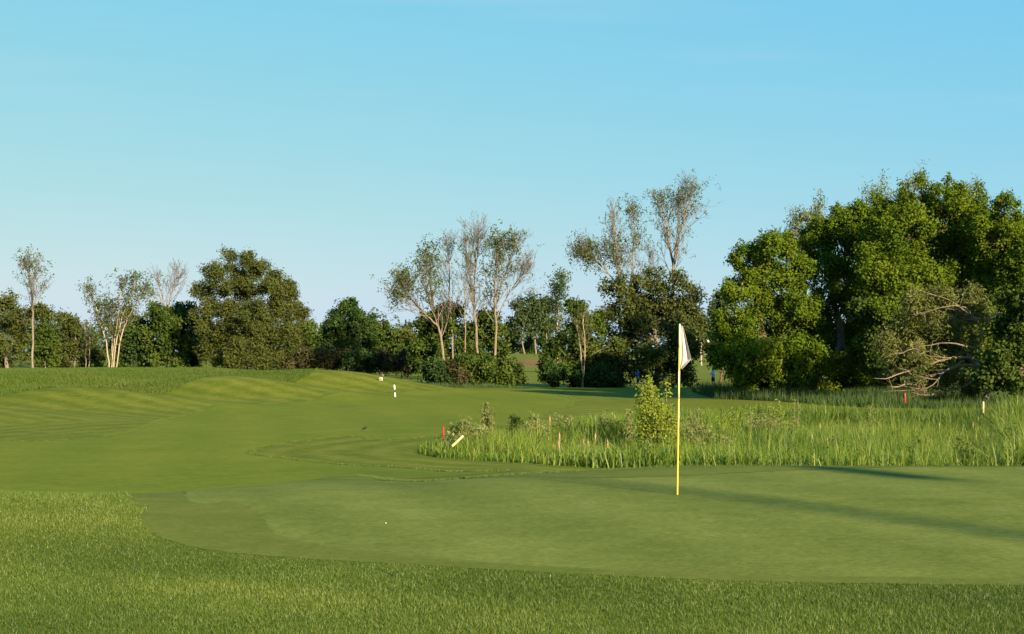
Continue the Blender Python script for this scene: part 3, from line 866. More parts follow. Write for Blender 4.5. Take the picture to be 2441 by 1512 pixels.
# leaning willow with bare sweeping limbs
D = 86
wl_root = dense_tree("willow_tree", "grey green willow leaning left with bare sweeping lower limbs", D, 2345,
                     [(2185, 735, 42), (2245, 720, 40), (2305, 725, 45), (2345, 745, 28), (2150, 785, 45), (2225, 790, 60), (2300, 790, 50), (2120, 820, 34), (2165, 850, 50), (2240, 850, 40), (2130, 890, 32), (2200, 900, 45), (2270, 905, 40), (2320, 930, 34)],
                     "silver", 26000, 0.20, 0.26, bark="grey", r0=0.2, hollow=0.3, clump=0.4, droop=0.8, limb_vis=False)
for pts, r in (([(2345, 880), (2300, 870), (2240, 890), (2170, 915), (2120, 925)], 0.12), ([(2345, 870), (2290, 850), (2220, 868), (2150, 890), (2105, 905)], 0.10),
               ([(2350, 840), (2280, 820), (2200, 825), (2140, 845)], 0.06), ([(2350, 800), (2320, 760), (2270, 720), (2215, 700)], 0.05),
               ([(2345, 790), (2300, 735), (2240, 735), (2170, 760)], 0.05), ([(2300, 860), (2260, 880), (2210, 925), (2150, 930)], 0.06),
               ([(2340, 900), (2290, 925), (2230, 938), (2180, 945)], 0.06), ([(2350, 770), (2390, 745), (2340, 760), (2270, 765)], 0.05)):
    lm = MB()
    p = smooth_poly(np.array([P(a, b, D - 1.6 + 0.5 * math.sin(a)) for a, b in pts]), 4, closed=False)
    p += RNG.normal(0, 0.03, p.shape)
    lm.tube(p, np.linspace(r, r * 0.25, len(p)), 6)
    for _ in range(9):
        j = RNG.integers(2, len(p) - 1)
        e = p[j] + np.array((RNG.uniform(-1.6, 0.1), RNG.uniform(-0.6, 0.4), RNG.uniform(-0.5, 0.6)))
        lm.tube(curve_pts(p[j], e, 5, 0.1), np.linspace(r * 0.3, 0.01, 5), 4)
    lm.build("limb", BK["tan"], wl_root)

# wispy willow tops rising behind the right wood
dense_tree("willow_tree", "thin silvery willow top showing above the tallest right tree", 118, 2195, [(2180, 440, 24), (2200, 425, 20), (2165, 455, 22), (2300, 470, 30), (2330, 460, 24), (2080, 470, 26), (2110, 455, 22), (2190, 520, 60)],
           "silver", 4200, 0.22, 0.28, bark="grey", clump=0.6, limb_vis=True)
dense_tree("willow_tree", "silvery willow top on the left shoulder of the right wood", 116, 1930, [(1925, 525, 30), (1890, 545, 24), (1950, 500, 20), (1920, 580, 45)],
           "silver", 3800, 0.22, 0.28, bark="grey", clump=0.6)

# --- centre clump
dense_tree("willow_tree", "wide dark domed willow under the tall sparse trees behind the flag", 137, 1560,
           [(1480, 710, 50), (1540, 690, 50), (1600, 690, 50), (1645, 730, 42), (1655, 790, 40), (1580, 770, 65), (1500, 790, 65), (1450, 760, 40), (1560, 740, 60), (1490, 740, 50), (1615, 745, 50), (1530, 800, 60), (1610, 800, 50, -4), (1620, 850, 55, -4), (1530, 860, 65, -4), (1460, 850, 45, -3), (1590, 900, 50, -4), (1500, 900, 45, -4), (1640, 890, 30)],
           "olive", 34000, 0.26, 0.45, bark="grey", r0=0.4, depth=0.8)
dense_tree("shrub_tree", "mid green bushy tree with pale forked stems left of the domed willow", 133, 1385,
           [(1375, 750, 36), (1410, 780, 36), (1360, 800, 36), (1400, 840, 42), (1330, 850, 36), (1350, 890, 40), (1410, 890, 40), (1305, 885, 24), (1440, 830, 36), (1450, 890, 34)],
           "mid", 22000, 0.24, 0.6, bark="pale", r0=0.12)
sparse_tree("bare_tree", "tall half dead tree with a bare top and one leafy left bough", 138, [[(1484, 915), (1478, 740), (1474, 640), (1466, 560), (1458, 495)], [(1476, 690), (1452, 655), (1420, 622), (1392, 612)]],
            [(1415, 610, 34), (1440, 625, 32), (1395, 630, 22), (1450, 590, 26), (1475, 600, 24), (1440, 690, 34), (1480, 680, 30)], 3000, 2.3, r0=(0.26, 0.14), nb=22, tmin=0.40, topf=0.85, lw=1.1)
sparse_tree("slim_tree", "slender upright tree with thin leaves between the two tall ones", 138, [[(1520, 915), (1516, 740), (1508, 640), (1512, 550), (1506, 488)]],
            [(1508, 520, 34), (1500, 570, 30), (1520, 580, 30), (1505, 630, 30)], 1200, 1.7, r0=0.18, nb=18, tmin=0.5, size=0.18, topf=0.8, lw=1.6)
sparse_tree("tall_tree", "tallest sparse tree with a forked leafy crown above the flag", 138.5, [[(1603, 915), (1604, 740), (1604, 640), (1596, 580), (1585, 520), (1572, 470)], [(1604, 650), (1612, 590), (1625, 540), (1640, 490), (1645, 460)]],
            [(1580, 480, 36), (1625, 480, 36), (1655, 470, 24), (1560, 510, 22), (1655, 530, 28), (1570, 600, 24), (1640, 600, 24), (1650, 650, 22), (1615, 530, 26)], 2500, 2.5, r0=(0.34, 0.2), nb=20, tmin=0.42, base_side=None, size=0.19)
sparse_tree("bare_tree", "thin grey bare tree left of the tallest sparse tree", 139, [[(1556, 915), (1552, 760), (1550, 660), (1546, 570)]], [], 0, 2.0, r0=0.12, nb=14, tmin=0.5)
sparse_tree("slim_tree", "small slim tree with tufted leaves between the two tall clumps", 160, [[(1330, 890), (1328, 800), (1332, 720), (1338, 640)]],
            [(1338, 655, 20), (1345, 680, 16), (1325, 700, 18), (1345, 710, 14), (1318, 730, 16), (1340, 760, 18)], 2200, 1.3, kind="mid", bark="pale", r0=0.16, nb=16, tmin=0.3, size=0.24)
sparse_tree("pale_tree", "pale forked sapling in front of the bushes left of the dome", 130, [[(1392, 900), (1384, 840), (1376, 780), (1368, 740)], [(1388, 880), (1395, 830), (1390, 770), (1395, 735)]], [(1375, 760, 26)], 500, 1.2, kind="mid", bark="pale", twig="tan", r0=0.1, nb=10, depth=3)

# --- left middle clump of half bare trees
sparse_tree("leaning_tree", "leafy tree leaning left at the side of the half bare clump", 134, [[(1068, 900), (1050, 800), (1032, 735), (1025, 670), (1018, 600)], [(1045, 780), (1010, 745), (980, 715), (960, 690)]],
            [(1018, 620, 36), (985, 640, 30), (965, 660, 24), (1030, 660, 30), (975, 710, 36), (955, 720, 20), (1005, 720, 30), (1000, 760, 30)], 4200, 2.5, r0=(0.26, 0.14), nb=18, tmin=0.3)
sparse_tree("bare_tree", "grey bare tree standing right of the leaning leafy tree", 136, [[(1082, 905), (1078, 800), (1072, 700), (1070, 620), (1062, 580)]],
            [(1080, 590, 20)], 120, 2.2, r0=0.16, nb=18, tmin=0.4)
sparse_tree("bare_tree", "tallest bare forked tree in the middle of the half bare clump", 135, [[(1140, 905), (1136, 800), (1128, 720), (1118, 640), (1105, 570)], [(1130, 740), (1132, 660), (1138, 600), (1135, 560)]],
            [(1075, 575, 22), (1110, 590, 20)], 150, 2.6, r0=(0.26, 0.16), nb=18, tmin=0.4, ang=(18, 42))
sparse_tree("slim_tree", "thin straight tree before the forked bare tree", 133, [[(1107, 905), (1110, 810), (1108, 740), (1112, 660), (1125, 600)]], [(1120, 640, 24)], 120, 1.6, r0=0.13, nb=14, tmin=0.45)
sparse_tree("tall_tree", "vase shaped tree with leafy top and bare right boughs", 134, [[(1180, 905), (1182, 800), (1180, 720), (1182, 640), (1186, 560)], [(1181, 740), (1195, 680), (1215, 620), (1232, 575)], [(1183, 760), (1205, 715), (1232, 670), (1255, 645)]],
            [(1185, 570, 28), (1170, 590, 22), (1200, 590, 24), (1215, 590, 18), (1180, 640, 30), (1165, 690, 26), (1190, 690, 26), (1200, 720, 22)], 2600, 2.3, r0=(0.26, 0.12, 0.1), nb=16, tmin=0.38, ang=(18, 42))
dense_tree("understory_tree", "dark green low tree under the left of the half bare clump", 137, 1040,
           [(1020, 790, 34), (1055, 760, 30), (1040, 830, 40), (1015, 850, 34), (1075, 850, 42), (1065, 800, 34)], "mid", 13000, 0.24, bark="grey", r0=0.15)
dense_tree("understory_tree", "ivy dark low tree behind the middle bare trunks", 140, 1150,
           [(1085, 745, 26), (1110, 790, 36), (1150, 760, 26), (1165, 800, 34), (1130, 840, 40), (1180, 770, 22), (1195, 840, 30)], "mid", 11000, 0.24, bark="grey", r0=0.15, hollow=0.3)
for k, (lab, base, lob, kd, n) in enumerate([
        ("rounded dark shrub at the left foot of the half bare clump", 1045, [(1030, 880, 28), (1060, 885, 30), (1045, 900, 24)], "dark", 6000),
        ("low brown green shrub before the leaning tree trunk", 1090, [(1080, 890, 30), (1105, 880, 28), (1090, 905, 22)], "brown", 5000),
        ("leafy green shrub round the feet of the bare trunks", 1140, [(1125, 875, 32), (1155, 885, 32), (1140, 900, 26)], "mid", 6500),
        ("broad green shrub at the right foot of the half bare clump", 1200, [(1185, 880, 32), (1215, 890, 28), (1200, 905, 24), (1230, 905, 16)], "mid", 6500)]):
    dense_tree("shrub", lab, 131 + k * 0.4, base, lob, kd, n, 0.22, r0=0.07, cat="shrub", group="shrubs at the foot of the half bare clump", limb_vis=False)
for k, (lab, base, lob, kd) in enumerate([
        ("dark shrub at the left foot of the bushy tree", 1320, [(1310, 895, 22), (1335, 900, 20)], "dark"),
        ("dark shrub at the right foot of the bushy tree", 1430, [(1400, 905, 22), (1430, 900, 26), (1460, 908, 20)], "dark")]):
    dense_tree("shrub", lab, 130.5, base, lob, kd, 4200, 0.22, r0=0.06, cat="shrub", group="shrubs before the bushy tree", limb_vis=False)

# --- left wood
dense_tree("willow_tree", "huge olive willow with a broad crown on the left skyline", 152, 594,
           [(560, 640, 38), (515, 655, 34), (605, 640, 34), (640, 680, 40), (575, 700, 55), (510, 715, 46), (680, 700, 38), (705, 745, 36), (640, 750, 55), (560, 765, 50), (490, 775, 42), (715, 795, 34), (660, 810, 50), (590, 815, 45), (520, 830, 48), (640, 855, 40), (480, 840, 30), (545, 865, 28), (690, 850, 28), (560, 850, 34, -3), (625, 865, 32, -3), (600, 760, 46, -3), (600, 810, 40, -3), (650, 700, 44), (540, 760, 44), (470, 690, 18), (545, 612, 16), (590, 612, 16)],
           "olive", 56000, 0.22, 0.4, bark="dark", r0=0.3, depth=0.8, hollow=0.45, gain=1.45, limb_vis=False)
sparse_tree("bare_tree", "tall half bare tree standing alone near the left edge", 150, [[(78, 888), (78, 800), (77, 720), (72, 660), (70, 622)]],
            [(95, 650, 20), (100, 670, 16), (80, 630, 18), (60, 640, 18), (65, 690, 22)], 900, 2.2, r0=0.24, nb=22, tmin=0.48, bark="grey", size=0.2)
dense_tree("olive_tree", "broad olive tree filling the left picture edge", 175, 20,
           [(15, 745, 48), (60, 760, 44), (-30, 760, 50), (100, 760, 32), (30, 810, 50), (90, 810, 40), (20, 860, 40), (-40, 830, 50), (120, 800, 20)], "olive", 18000, 0.28, 0.5, bark="grey", r0=0.3)
dense_tree("shrub_tree", "small bright green tree right of the lone half bare trunk", 152, 108, [(105, 795, 24), (100, 830, 26), (112, 860, 24), (118, 825, 20), (95, 865, 20)], "mid", 6500, 0.22, bark="grey", r0=0.1)
dense_tree("olive_tree", "soft olive tree between the lone trunk and the pale stumps", 170, 175,
           [(150, 775, 28), (180, 790, 26), (150, 820, 34), (190, 830, 34), (165, 860, 32), (215, 810, 20), (230, 850, 26), (205, 870, 22)], "olive", 11000, 0.25, 0.5, bark="tan", r0=0.14)
sparse_tree("dead_tree", "pair of pale dead stems with bare spiky tops", 160, [[(203, 886), (205, 850), (204, 800), (200, 760)], [(212, 886), (213, 850), (214, 810), (216, 765)]], [], 0, 0.9, bark="pale", r0=0.13, nb=7, tmin=0.5, depth=3)
sparse_tree("multistem_tree", "vase shaped pale tree with many stems fanning from one foot", 147,
            [[(262, 892), (256, 830), (240, 770), (222, 715), (212, 690)], [(268, 892), (268, 830), (262, 770), (252, 720)], [(270, 892), (275, 830), (290, 760), (312, 700), (330, 665)],
             [(274, 892), (284, 830), (300, 770), (330, 715), (355, 690)], [(266, 892), (270, 840), (280, 760), (288, 700), (296, 668)]],
            [(220, 705, 24), (235, 740, 28), (252, 720, 24), (265, 760, 26), (330, 675, 24), (350, 695, 26), (320, 710, 22), (340, 720, 22), (245, 770, 20)], 4200, 1.5, bark="pale", r0=(0.14, 0.12, 0.14, 0.13, 0.1), nb=11, tmin=0.4, ang=(18, 42), size=0.21)
sparse_tree("bare_tree", "forked leafless tree left of the huge willow", 165, [[(398, 880), (398, 800), (395, 740), (382, 690), (372, 650)], [(396, 760), (404, 720), (415, 680), (428, 650)]], [(365, 690, 14)], 160, 2.1, bark="tan", r0=(0.2, 0.14), nb=15, tmin=0.42, ang=(18, 40))
for lab, D_, base, lob, n in [
        ("dark leafy tree right behind the fanning stems", 158, 325, [(315, 760, 28), (335, 790, 34), (300, 810, 34), (330, 840, 36), (300, 865, 28), (350, 865, 28)], 10000),
        ("dark leafy tree below the forked leafless tree", 156, 385, [(370, 750, 28), (400, 770, 34), (375, 800, 36), (410, 820, 36), (380, 855, 34), (420, 865, 26)], 12000),
        ("dark leafy tree tucked against the huge willow", 160, 445, [(430, 745, 26), (460, 750, 24), (440, 790, 34), (455, 840, 36), (430, 870, 26)], 9000)]:
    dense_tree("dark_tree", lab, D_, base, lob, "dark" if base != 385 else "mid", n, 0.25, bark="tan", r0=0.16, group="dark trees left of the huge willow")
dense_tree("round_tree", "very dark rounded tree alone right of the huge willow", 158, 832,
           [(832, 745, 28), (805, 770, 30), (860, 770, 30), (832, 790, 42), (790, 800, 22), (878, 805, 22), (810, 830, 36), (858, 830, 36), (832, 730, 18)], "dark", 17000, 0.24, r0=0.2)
for lab, D_, base, lob, kd, n in [
        ("light green tree against the right flank of the huge willow", 185, 745, [(740, 790, 28), (760, 810, 26), (735, 830, 30), (765, 845, 26)], "mid", 7000),
        ("mid green tree right of the dark rounded tree", 175, 912, [(905, 785, 24), (920, 810, 26), (900, 835, 28), (935, 845, 24)], "mid", 7500),
        ("olive tree half way to the half bare clump", 190, 965, [(955, 800, 22), (980, 810, 24), (965, 840, 28), (995, 845, 24), (940, 830, 20)], "olive", 8000),
        ("small olive tree beside the leaning tree", 185, 1010, [(1000, 810, 22), (1020, 830, 24), (1005, 855, 24)], "olive", 5000)]:
    dense_tree("hedge_tree", lab, D_, base, lob, kd, n, 0.26, bark="grey", r0=0.12, group="middle sized trees between willow and half bare clump")
for k, (lab, cx_) in enumerate([("brown twiggy shrub nearest the huge willow", 722), ("brown twiggy shrub below the light green tree", 768), ("dark brown shrub left below the rounded tree", 812),
                                ("dark brown shrub right below the rounded tree", 860), ("brown shrub below the mid green tree", 908), ("brown shrub below the olive tree", 955), ("brown shrub nearest the half bare clump", 995)]):
    dy = 0 if cx_ < 900 else 4
    dense_tree("shrub", lab, 148 + (k % 3), cx_, [(cx_ - 16, 866 + dy, 24), (cx_ + 14, 862 + dy, 24), (cx_, 850 + dy, 20)], "brown" if k not in (3,) else "dark", 3600, 0.24, aspect=0.4, r0=0.05,
               cat="shrub", group="brown shrubs in the hedge right of the willow", limb_vis=False, tone=0.22)

# --- far trees
for lab, base, lob in [
        ("far poplar with pale trunk, first right of the half bare clump", 1250, [(1236, 725, 16), (1250, 740, 18), (1232, 755, 16), (1252, 770, 18), (1236, 795, 16)]),
        ("far poplar with bright trunk in the middle of the far row", 1277, [(1270, 715, 14), (1282, 735, 16), (1268, 755, 16), (1284, 770, 18), (1272, 790, 14)]),
        ("far poplar at the right end of the far row", 1302, [(1296, 725, 14), (1305, 745, 16), (1298, 770, 16), (1312, 780, 14)])]:
    dense_tree("poplar_tree", lab, 330, base, lob, "far", 3000, 0.45, bark="tan", r0=0.22, group="far poplars behind the field", clump=0.5)
for lab, base, top in [("dark far spruce left of the far poplars", 1218, 765), ("dark far spruce between the far poplar trunks", 1262, 790), ("dark far spruce right of the far poplars", 1300, 770)]:
    dense_tree("spruce_tree", lab, 340, base, [(base, top, 7), (base, top + 14, 10), (base, top + 28, 14), (base, top + 44, 17), (base + 1, top + 58, 20)], "dark", 2600, 0.5, 0.4, r0=0.2, group="far dark spruces", limb_vis=False)
dense_tree("far_tree", "greyish dark tree peeping out left of the right wood", 150, 1718, [(1722, 710, 18), (1710, 730, 20), (1735, 720, 20), (1720, 765, 26), (1745, 780, 30), (1712, 800, 20)], "far", 5000, 0.26, r0=0.15)
dense_tree("far_tree", "small far tree with white trunk in the gap right of the flag", 260, 1672, [(1668, 765, 16), (1682, 775, 16), (1672, 795, 14), (1690, 790, 12)], "far", 2600, 0.4, bark="pale", r0=0.2)

dense_tree("shrub", "brownish low bushes on the bank under the cream house", 318, 1672, [(1652, 830, 11), (1666, 833, 12), (1682, 831, 12), (1696, 833, 10)], "brown", 2600, 0.4, r0=0.05, cat="shrub", limb_vis=False)

def woodland(x0, x1, top0, d0, d1, n, leaf, label):
    L = []
    for px in range(x0, x1, 22):
        top = top0(px) + 10 * math.sin(px * 0.013) + random.uniform(-12, 12)
        for row, (dy_, rs) in enumerate(((8, 1.0), (34, 1.3), (62, 1.3))):
            D_ = random.uniform(d0, d1) - 5 * row
            r = random.uniform(17, 27) * rs
            L.append((P(px + random.uniform(-12, 12), top + dy_ + random.uniform(-4, 10), D_), np.array((r / FPX * D_,) * 3)))
    link("woodland", crown_mesh("woodland", L, n, leaf, 0.65, 0.5, 0.4), LM["far"], kind="stuff", label=label)
woodland(-160, 1040, lambda p: 768 if p < 740 else 782, 215, 250, 26000, 0.5, "dim woodland filling the gaps behind the left trees")
woodland(1040, 2600, lambda p: 782, 440, 500, 22000, 0.85, "far wooded skyline behind the fields")

# --- trees behind the camera whose shadows cross the green
def spruce(loc_xy, H, R, label):
    x, y = loc_xy; z = hz(x, y)
    root = thing("spruce_tree", (x, y, z), label, "tree", "spruces behind the viewer")
    tr = MB(); tr.tube(np.array([(x, y, z - 0.1), (x, y, z + H * 0.5), (x, y, z + H)]), [0.2, 0.08, 0.02], 7); tr.build("trunk", BK["dark"], root)
    n = 4700
    f = RNG.uniform(0.08, 1, n) ** 0.8
    a = RNG.uniform(0, 2 * math.pi, n); rr = R * (1 - f) * (0.35 + 0.65 * RNG.uniform(0, 1, n)) * (0.8 + 0.2 * np.sin(f * 60)) + 0.05
    C = np.stack((x + rr * np.cos(a), y + rr * np.sin(a), z + H * f - 0.2 * rr), 1)
    L_ = RNG.uniform(0.12, 0.24, n)
    v, idx, t = leaf_quads(C, np.stack((np.cos(a), np.sin(a), np.full(n, 0.8)), 1) + RNG.normal(0, .4, (n, 3)), L_, L_ * 0.4, RNG.uniform(0, 1, n))
    link("crown", mesh_from(v, np.full(n, 4), idx, "crown", t), LM["dark"], root)
hx, hy = math.sin(SUN_AZ), -math.cos(SUN_AZ)
def caster(px, py, H):
    g = G(px, py); d = (H + 0.0 - g[2]) / math.tan(SUN_EL)
    return (g[0] + hx * d, g[1] + hy * d)
spruce(caster(1330, 1140, 33.0), 33.0, 4.2, "tall narrow spruce behind the viewer shading the green")

cx_, cy_ = caster(2080, 1129, 18.0)
cz_ = hz(cx_, cy_)
sl = thing("slim_tree", (cx_, cy_, cz_), "slim tall tree with a small top tuft behind the viewer", "tree")
tr = MB(); tr.tube(np.array([(cx_, cy_, cz_ - 0.1), (cx_, cy_, cz_ + 9), (cx_, cy_, cz_ + 18.2)]), [0.05, 0.008, 0.003], 6); tr.build("trunk", BK["grey"], sl)
link("crown", crown_mesh("crown", [(np.array((cx_, cy_, cz_ + 18.0)), np.array((0.20, 0.20, 0.44)))], 1500, 0.12, 0.6), LM["mid"], sl)

# ------------------------------------------------------------------ pond plants
def stem_shrub(name, label, px, py, D, hgt, wid, kind, nst, nleaf, size, aspect=0.3, cat="shrub", group=None, up=1.0, taper=True):
    """many upright stems carrying narrow leaves"""
    bx = (px - CX) / FPX * D
    bz = hz(bx, D)
    root = thing(name, (bx, D, bz), label, cat, group)
    br = MB(); C, T, Nn = [], [], []
    for k in range(nst):
        a = RNG.uniform(0, 2 * math.pi); rr = wid * 0.5 * math.sqrt(RNG.uniform(0, 1))
        h_ = hgt * RNG.uniform(0.6, 1.0) * (1 - 0.35 * (rr / (wid * 0.5)) ** 2)
        p0 = np.array((bx + 0.25 * rr * math.cos(a), D + 0.25 * rr * math.sin(a), bz - 0.05))
        p1 = np.array((bx + rr * math.cos(a), D + rr * math.sin(a), bz + h_))
        p = curve_pts(p0, p1, 7, 0.05)
        br.tube(p, np.linspace(0.014, 0.005, 7), 4)
        m = int(nleaf * 1.7) // nst
        f = RNG.uniform(0.15, 1.02, m)
        q = p[0] + 0 * f[:, None]
        q = np.stack([np.interp(f * 6, np.arange(7), p[:, j]) for j in range(3)], 1)
        spread = 0.10 + 0.13 * (np.sin(np.clip(f, 0, 1) * math.pi))
        C.append(q + RNG.normal(0, 1, (m, 3)) * spread[:, None] * (wid / 1.2) * 0.7)
        T.append(np.clip(RNG.normal(0.5, 0.1) + RNG.normal(0, 0.17, m), 0, 1))
        Nn.append(RNG.normal(0, 0.8, (m, 3)) + np.array((0.2, -0.5, 0.4)))
    br.build("stems", BK["grey"], root)
    C = np.concatenate(C); T = np.concatenate(T); Nn = np.concatenate(Nn)
    L_ = size * RNG.uniform(0.7, 1.3, len(C))
    v, idx, t = leaf_quads(C, Nn, L_, L_ * aspect, T, -0.3)
    link("foliage", mesh_from(v, np.full(len(C), 4), idx, "foliage", t), LM[kind], root)
    return root

def pond_shrub(lab, px, top, D, wid_px, kind="shrubby", nst=14, nl=1500, size=0.12, name="willow_shrub", group="willow shrubs among the reeds", cat="shrub", aspect=0.32):
    bx = (px - CX) / FPX * D
    z = hz(bx, D)
    h_ = P(px, top, D)[2] - z
    return stem_shrub(name, lab, px, None, D, h_, wid_px / FPX * D, kind, nst, nl, size, aspect, cat, group)

pond_shrub("bright green sapling standing just left of the flagstick", 1566, 846, 50, 98, "bright", 20, 3300, 0.09, "poplar_sapling", None, "sapling", 0.7)
pond_shrub("grey green willow shrub beside the upright red stake", 1112, 992, 47.5, 95, nst=16, nl=2000)
pond_shrub("tall leaning willow sprig behind the red stake", 1165, 948, 50, 40, nst=6, nl=500)
pond_shrub("low willow shrub above the leaning yellow stake", 1150, 1010, 49, 80, nst=14, nl=1500)
pond_shrub("slender willow shrub with a dark spire, left part of the reeds", 1225, 975, 52, 50, "mid", nst=8, nl=800)
pond_shrub("willow shrub with two thin tips, left part of the reeds", 1285, 968, 52, 70, nst=10, nl=900)
pond_shrub("pale willow shrub mid way between stake and sapling", 1335, 985, 54, 70, nst=12, nl=1100)
pond_shrub("willow shrub left of the green sapling", 1455, 962, 56, 80, nst=12, nl=1200)
pond_shrub("pale willow shrub touching the left of the sapling", 1510, 958, 54, 60, nst=10, nl=900)
pond_shrub("willow shrub just right of the flagstick", 1650, 955, 55, 80, nst=12, nl=1300)
pond_shrub("low dense willow shrub right of the flagstick foot", 1690, 985, 52, 90, nst=14, nl=1500)
pond_shrub("yellow green willow shrub in front of the shaded fairway edge", 1740, 975, 58, 80, "bright", nst=12, nl=1200)
pond_shrub("big yellow green willow shrub in the middle of the reeds", 1830, 958, 60, 130, "shrubby", nst=20, nl=2600)
pond_shrub("bright willow shrub tip at the back of the reeds", 1850, 950, 62, 60, "bright", nst=10, nl=900)
pond_shrub("tall lone spire of weed at the back of the reeds", 1898, 930, 64, 22, "shrubby", nst=4, nl=260, name="spire_weed", group=None, cat="weed")
pond_shrub("small dark tipped willow shrub near the back edge of the reeds", 2075, 965, 66, 60, "shrubby", nst=10, nl=800)
pond_shrub("green leafy shrub at the front of the reeds below the big willow shrub", 1890, 1045, 40.5, 70, "mid", nst=12, nl=1100)
pond_shrub("leafy green shrub at the far right front of the reeds", 2300, 1040, 38, 90, "mid", nst=14, nl=1500)
pond_shrub("leafy shrub at the right picture edge in the reeds", 2400, 1000, 44, 90, "mid", nst=14, nl=1500)

for k in range(16):
    for _ in range(60):
        px = random.uniform(1120, 2400); D_ = random.uniform(39, 58)
        bx = (px - CX) / FPX * D_
        if pt_in_poly([bx], [D_], POND)[0] and dist_poly([bx], [D_], POND)[0] > 0.6:
            break
    stem_shrub("leafy_weed", "low leafy weed clump growing in among the reeds", px, None, D_, random.uniform(0.9, 1.45), random.uniform(0.8, 1.6), random.choice(["mid", "mid", "shrubby"]), 9, 900, 0.11, 0.45,
               "weed", "leafy weeds in the reeds")

# cattail spikes that stand out tan among the leaves
def cattail(px, top, D, label):
    bx = (px - CX) / FPX * D; z = hz(bx, D)
    tp = P(px, top, D)
    root = thing("cattail", (bx, D, z), label, "cattail", "dry cattail spikes among the reeds")
    a = np.array((bx, D, z)); lean = RNG.normal(0, 0.04, 2)
    b = np.array((bx + lean[0], D + lean[1], tp[2]))
    st = MB(); st.tube(curve_pts(a, b, 5, 0.02), 0.008, 5); st.build("stem", M_STRAW, root)
    d = unit(b - a); hd = MB()
    hd.tube(np.array([b - d * 0.26, b - d * 0.24, b - d * 0.06, b - d * 0.04, b + d * 0.02]), [0.008, 0.026, 0.026, 0.010, 0.006], 7); hd.build("seed_head", M_CAT, root)
M_STRAW = plain_mat("straw", (0.42, 0.33, 0.16), 0.7, 0.2, 0.35, 20)
M_CAT = plain_mat("cattail_head", (0.38, 0.24, 0.12), 0.9, 0.1, 0.4, 40)
for k in range(46):
    for _ in range(50):
        px = random.choice([random.uniform(1300, 1560), random.uniform(1700, 2430)])
        D_ = random.uniform(38, 66)
        bx = (px - CX) / FPX * D_
        if pt_in_poly([bx], [D_], POND)[0] and dist_poly([bx], [D_], POND)[0] > 1.0:
            break
    hh = random.uniform(1.0, 1.4)
    zt = hz(bx, D_) + hh
    py = CY - math.tan(math.atan((zt - CAM_H) / D_) - PITCH) * FPX
    cattail(px, py, D_, "dry tan cattail spike standing among the green reeds")

# ------------------------------------------------------------------ flagstick
M_YEL = plain_mat("yellow_fibreglass", (0.66, 0.43, 0.05), 0.28, 0.5, 0.05, 3)
M_WHT = plain_mat("white_paint", (0.80, 0.78, 0.72), 0.4, 0.4, 0.06, 6)
M_HILITE = plain_mat("pale_yellow_highlight", (0.66, 0.54, 0.22), 0.3, 0.5, 0.05, 3)  # paler yellow that carries the pole's highlight as colour
M_CREAM = plain_mat("cream_sleeve", (0.56, 0.49, 0.28), 0.5, 0.4, 0.06, 6)
fb = G(1614.5, 1181)
FD = fb[1]
ft = P(1620.5, 772, FD)
flag_root = thing("flagstick", tuple(fb), "yellow golf flagstick with white pennant planted in the green", "flagstick")
def along(f):
    return fb + (ft - fb) * f
pl = MB(); pl.tube(np.array([along(-0.02), along(0.0), along(0.3), along(0.865)]), [0.0115, 0.0115, 0.0108, 0.0098], 14); pl.build("pole", M_YEL, flag_root)
pw = MB(); pw.tube(np.array([along(0.56), along(0.65), along(0.725)]), [0.0116, 0.0114, 0.0112], 14); pw.build("painted_highlight", M_HILITE, flag_root)  # bright highlight on the pole, painted in as a paler length
ps = MB(); ps.tube(np.array([along(0.86), along(0.93), along(0.985), along(0.997), along(1.0)]), [0.0128, 0.0125, 0.0125, 0.009, 0.003], 14); ps.build("flag_sleeve", M_CREAM, flag_root)
m, nt, out = new_mat("flag_cloth")
d1 = nt.nodes.new("ShaderNodeBsdfDiffuse"); d1.inputs[0].default_value = (0.56, 0.52, 0.45, 1)
t1 = nt.nodes.new("ShaderNodeBsdfTranslucent"); t1.inputs[0].default_value = (0.45, 0.42, 0.35, 1)
mx = nt.nodes.new("ShaderNodeMixShader"); mx.inputs[0].default_value = 0.25
nt.links.new(d1.outputs[0], mx.inputs[1]); nt.links.new(t1.outputs[0], mx.inputs[2])
wv = nt.nodes.new("ShaderNodeTexNoise"); wv.inputs["Scale"].default_value = 60
bp = nt.nodes.new("ShaderNodeBump"); bp.inputs["Strength"].default_value = 0.2; bp.inputs["Distance"].default_value = 0.003
nt.links.new(wv.outputs[0], bp.inputs["Height"]); nt.links.new(bp.outputs[0], d1.inputs["Normal"])
nt.links.new(mx.outputs[0], out.inputs[0])
M_CLOTH = m
nu, nv = 15, 34
fv = []
top_f, bot_f = 0.99, 0.735
for j in range(nv):
    vv = j / (nv - 1)
    hoist = along(top_f + (bot_f - top_f) * vv)
    w_ = np.interp(vv, [0, 0.04, 0.72, 0.76, 1.0], [0.012, 0.035, 0.128, 0.126, 0.020])
    for i_ in range(nu):
        u = i_ / (nu - 1)
        fold = 0.034 * math.sin(u * 9.0 + vv * 2.2) * u ** 0.5 * (0.3 + vv) + 0.010 * math.sin(u * 17 + 1 - vv * 3)* u
        fv.append((hoist[0] + 0.010 + u * w_, hoist[1] + 0.004 + fold, hoist[2] - 0.015 * u * math.sin(vv * 3)))
fq = [(j * nu + i_, j * nu + i_ + 1, (j + 1) * nu + i_ + 1, (j + 1) * nu + i_) for j in range(nv - 1) for i_ in range(nu - 1)]
fl = MB(); fl.add(fv, fq); fo = fl.build("flag", M_CLOTH, flag_root)
sm = fo.modifiers.new("thickness", 'SOLIDIFY'); sm.thickness = 0.0015

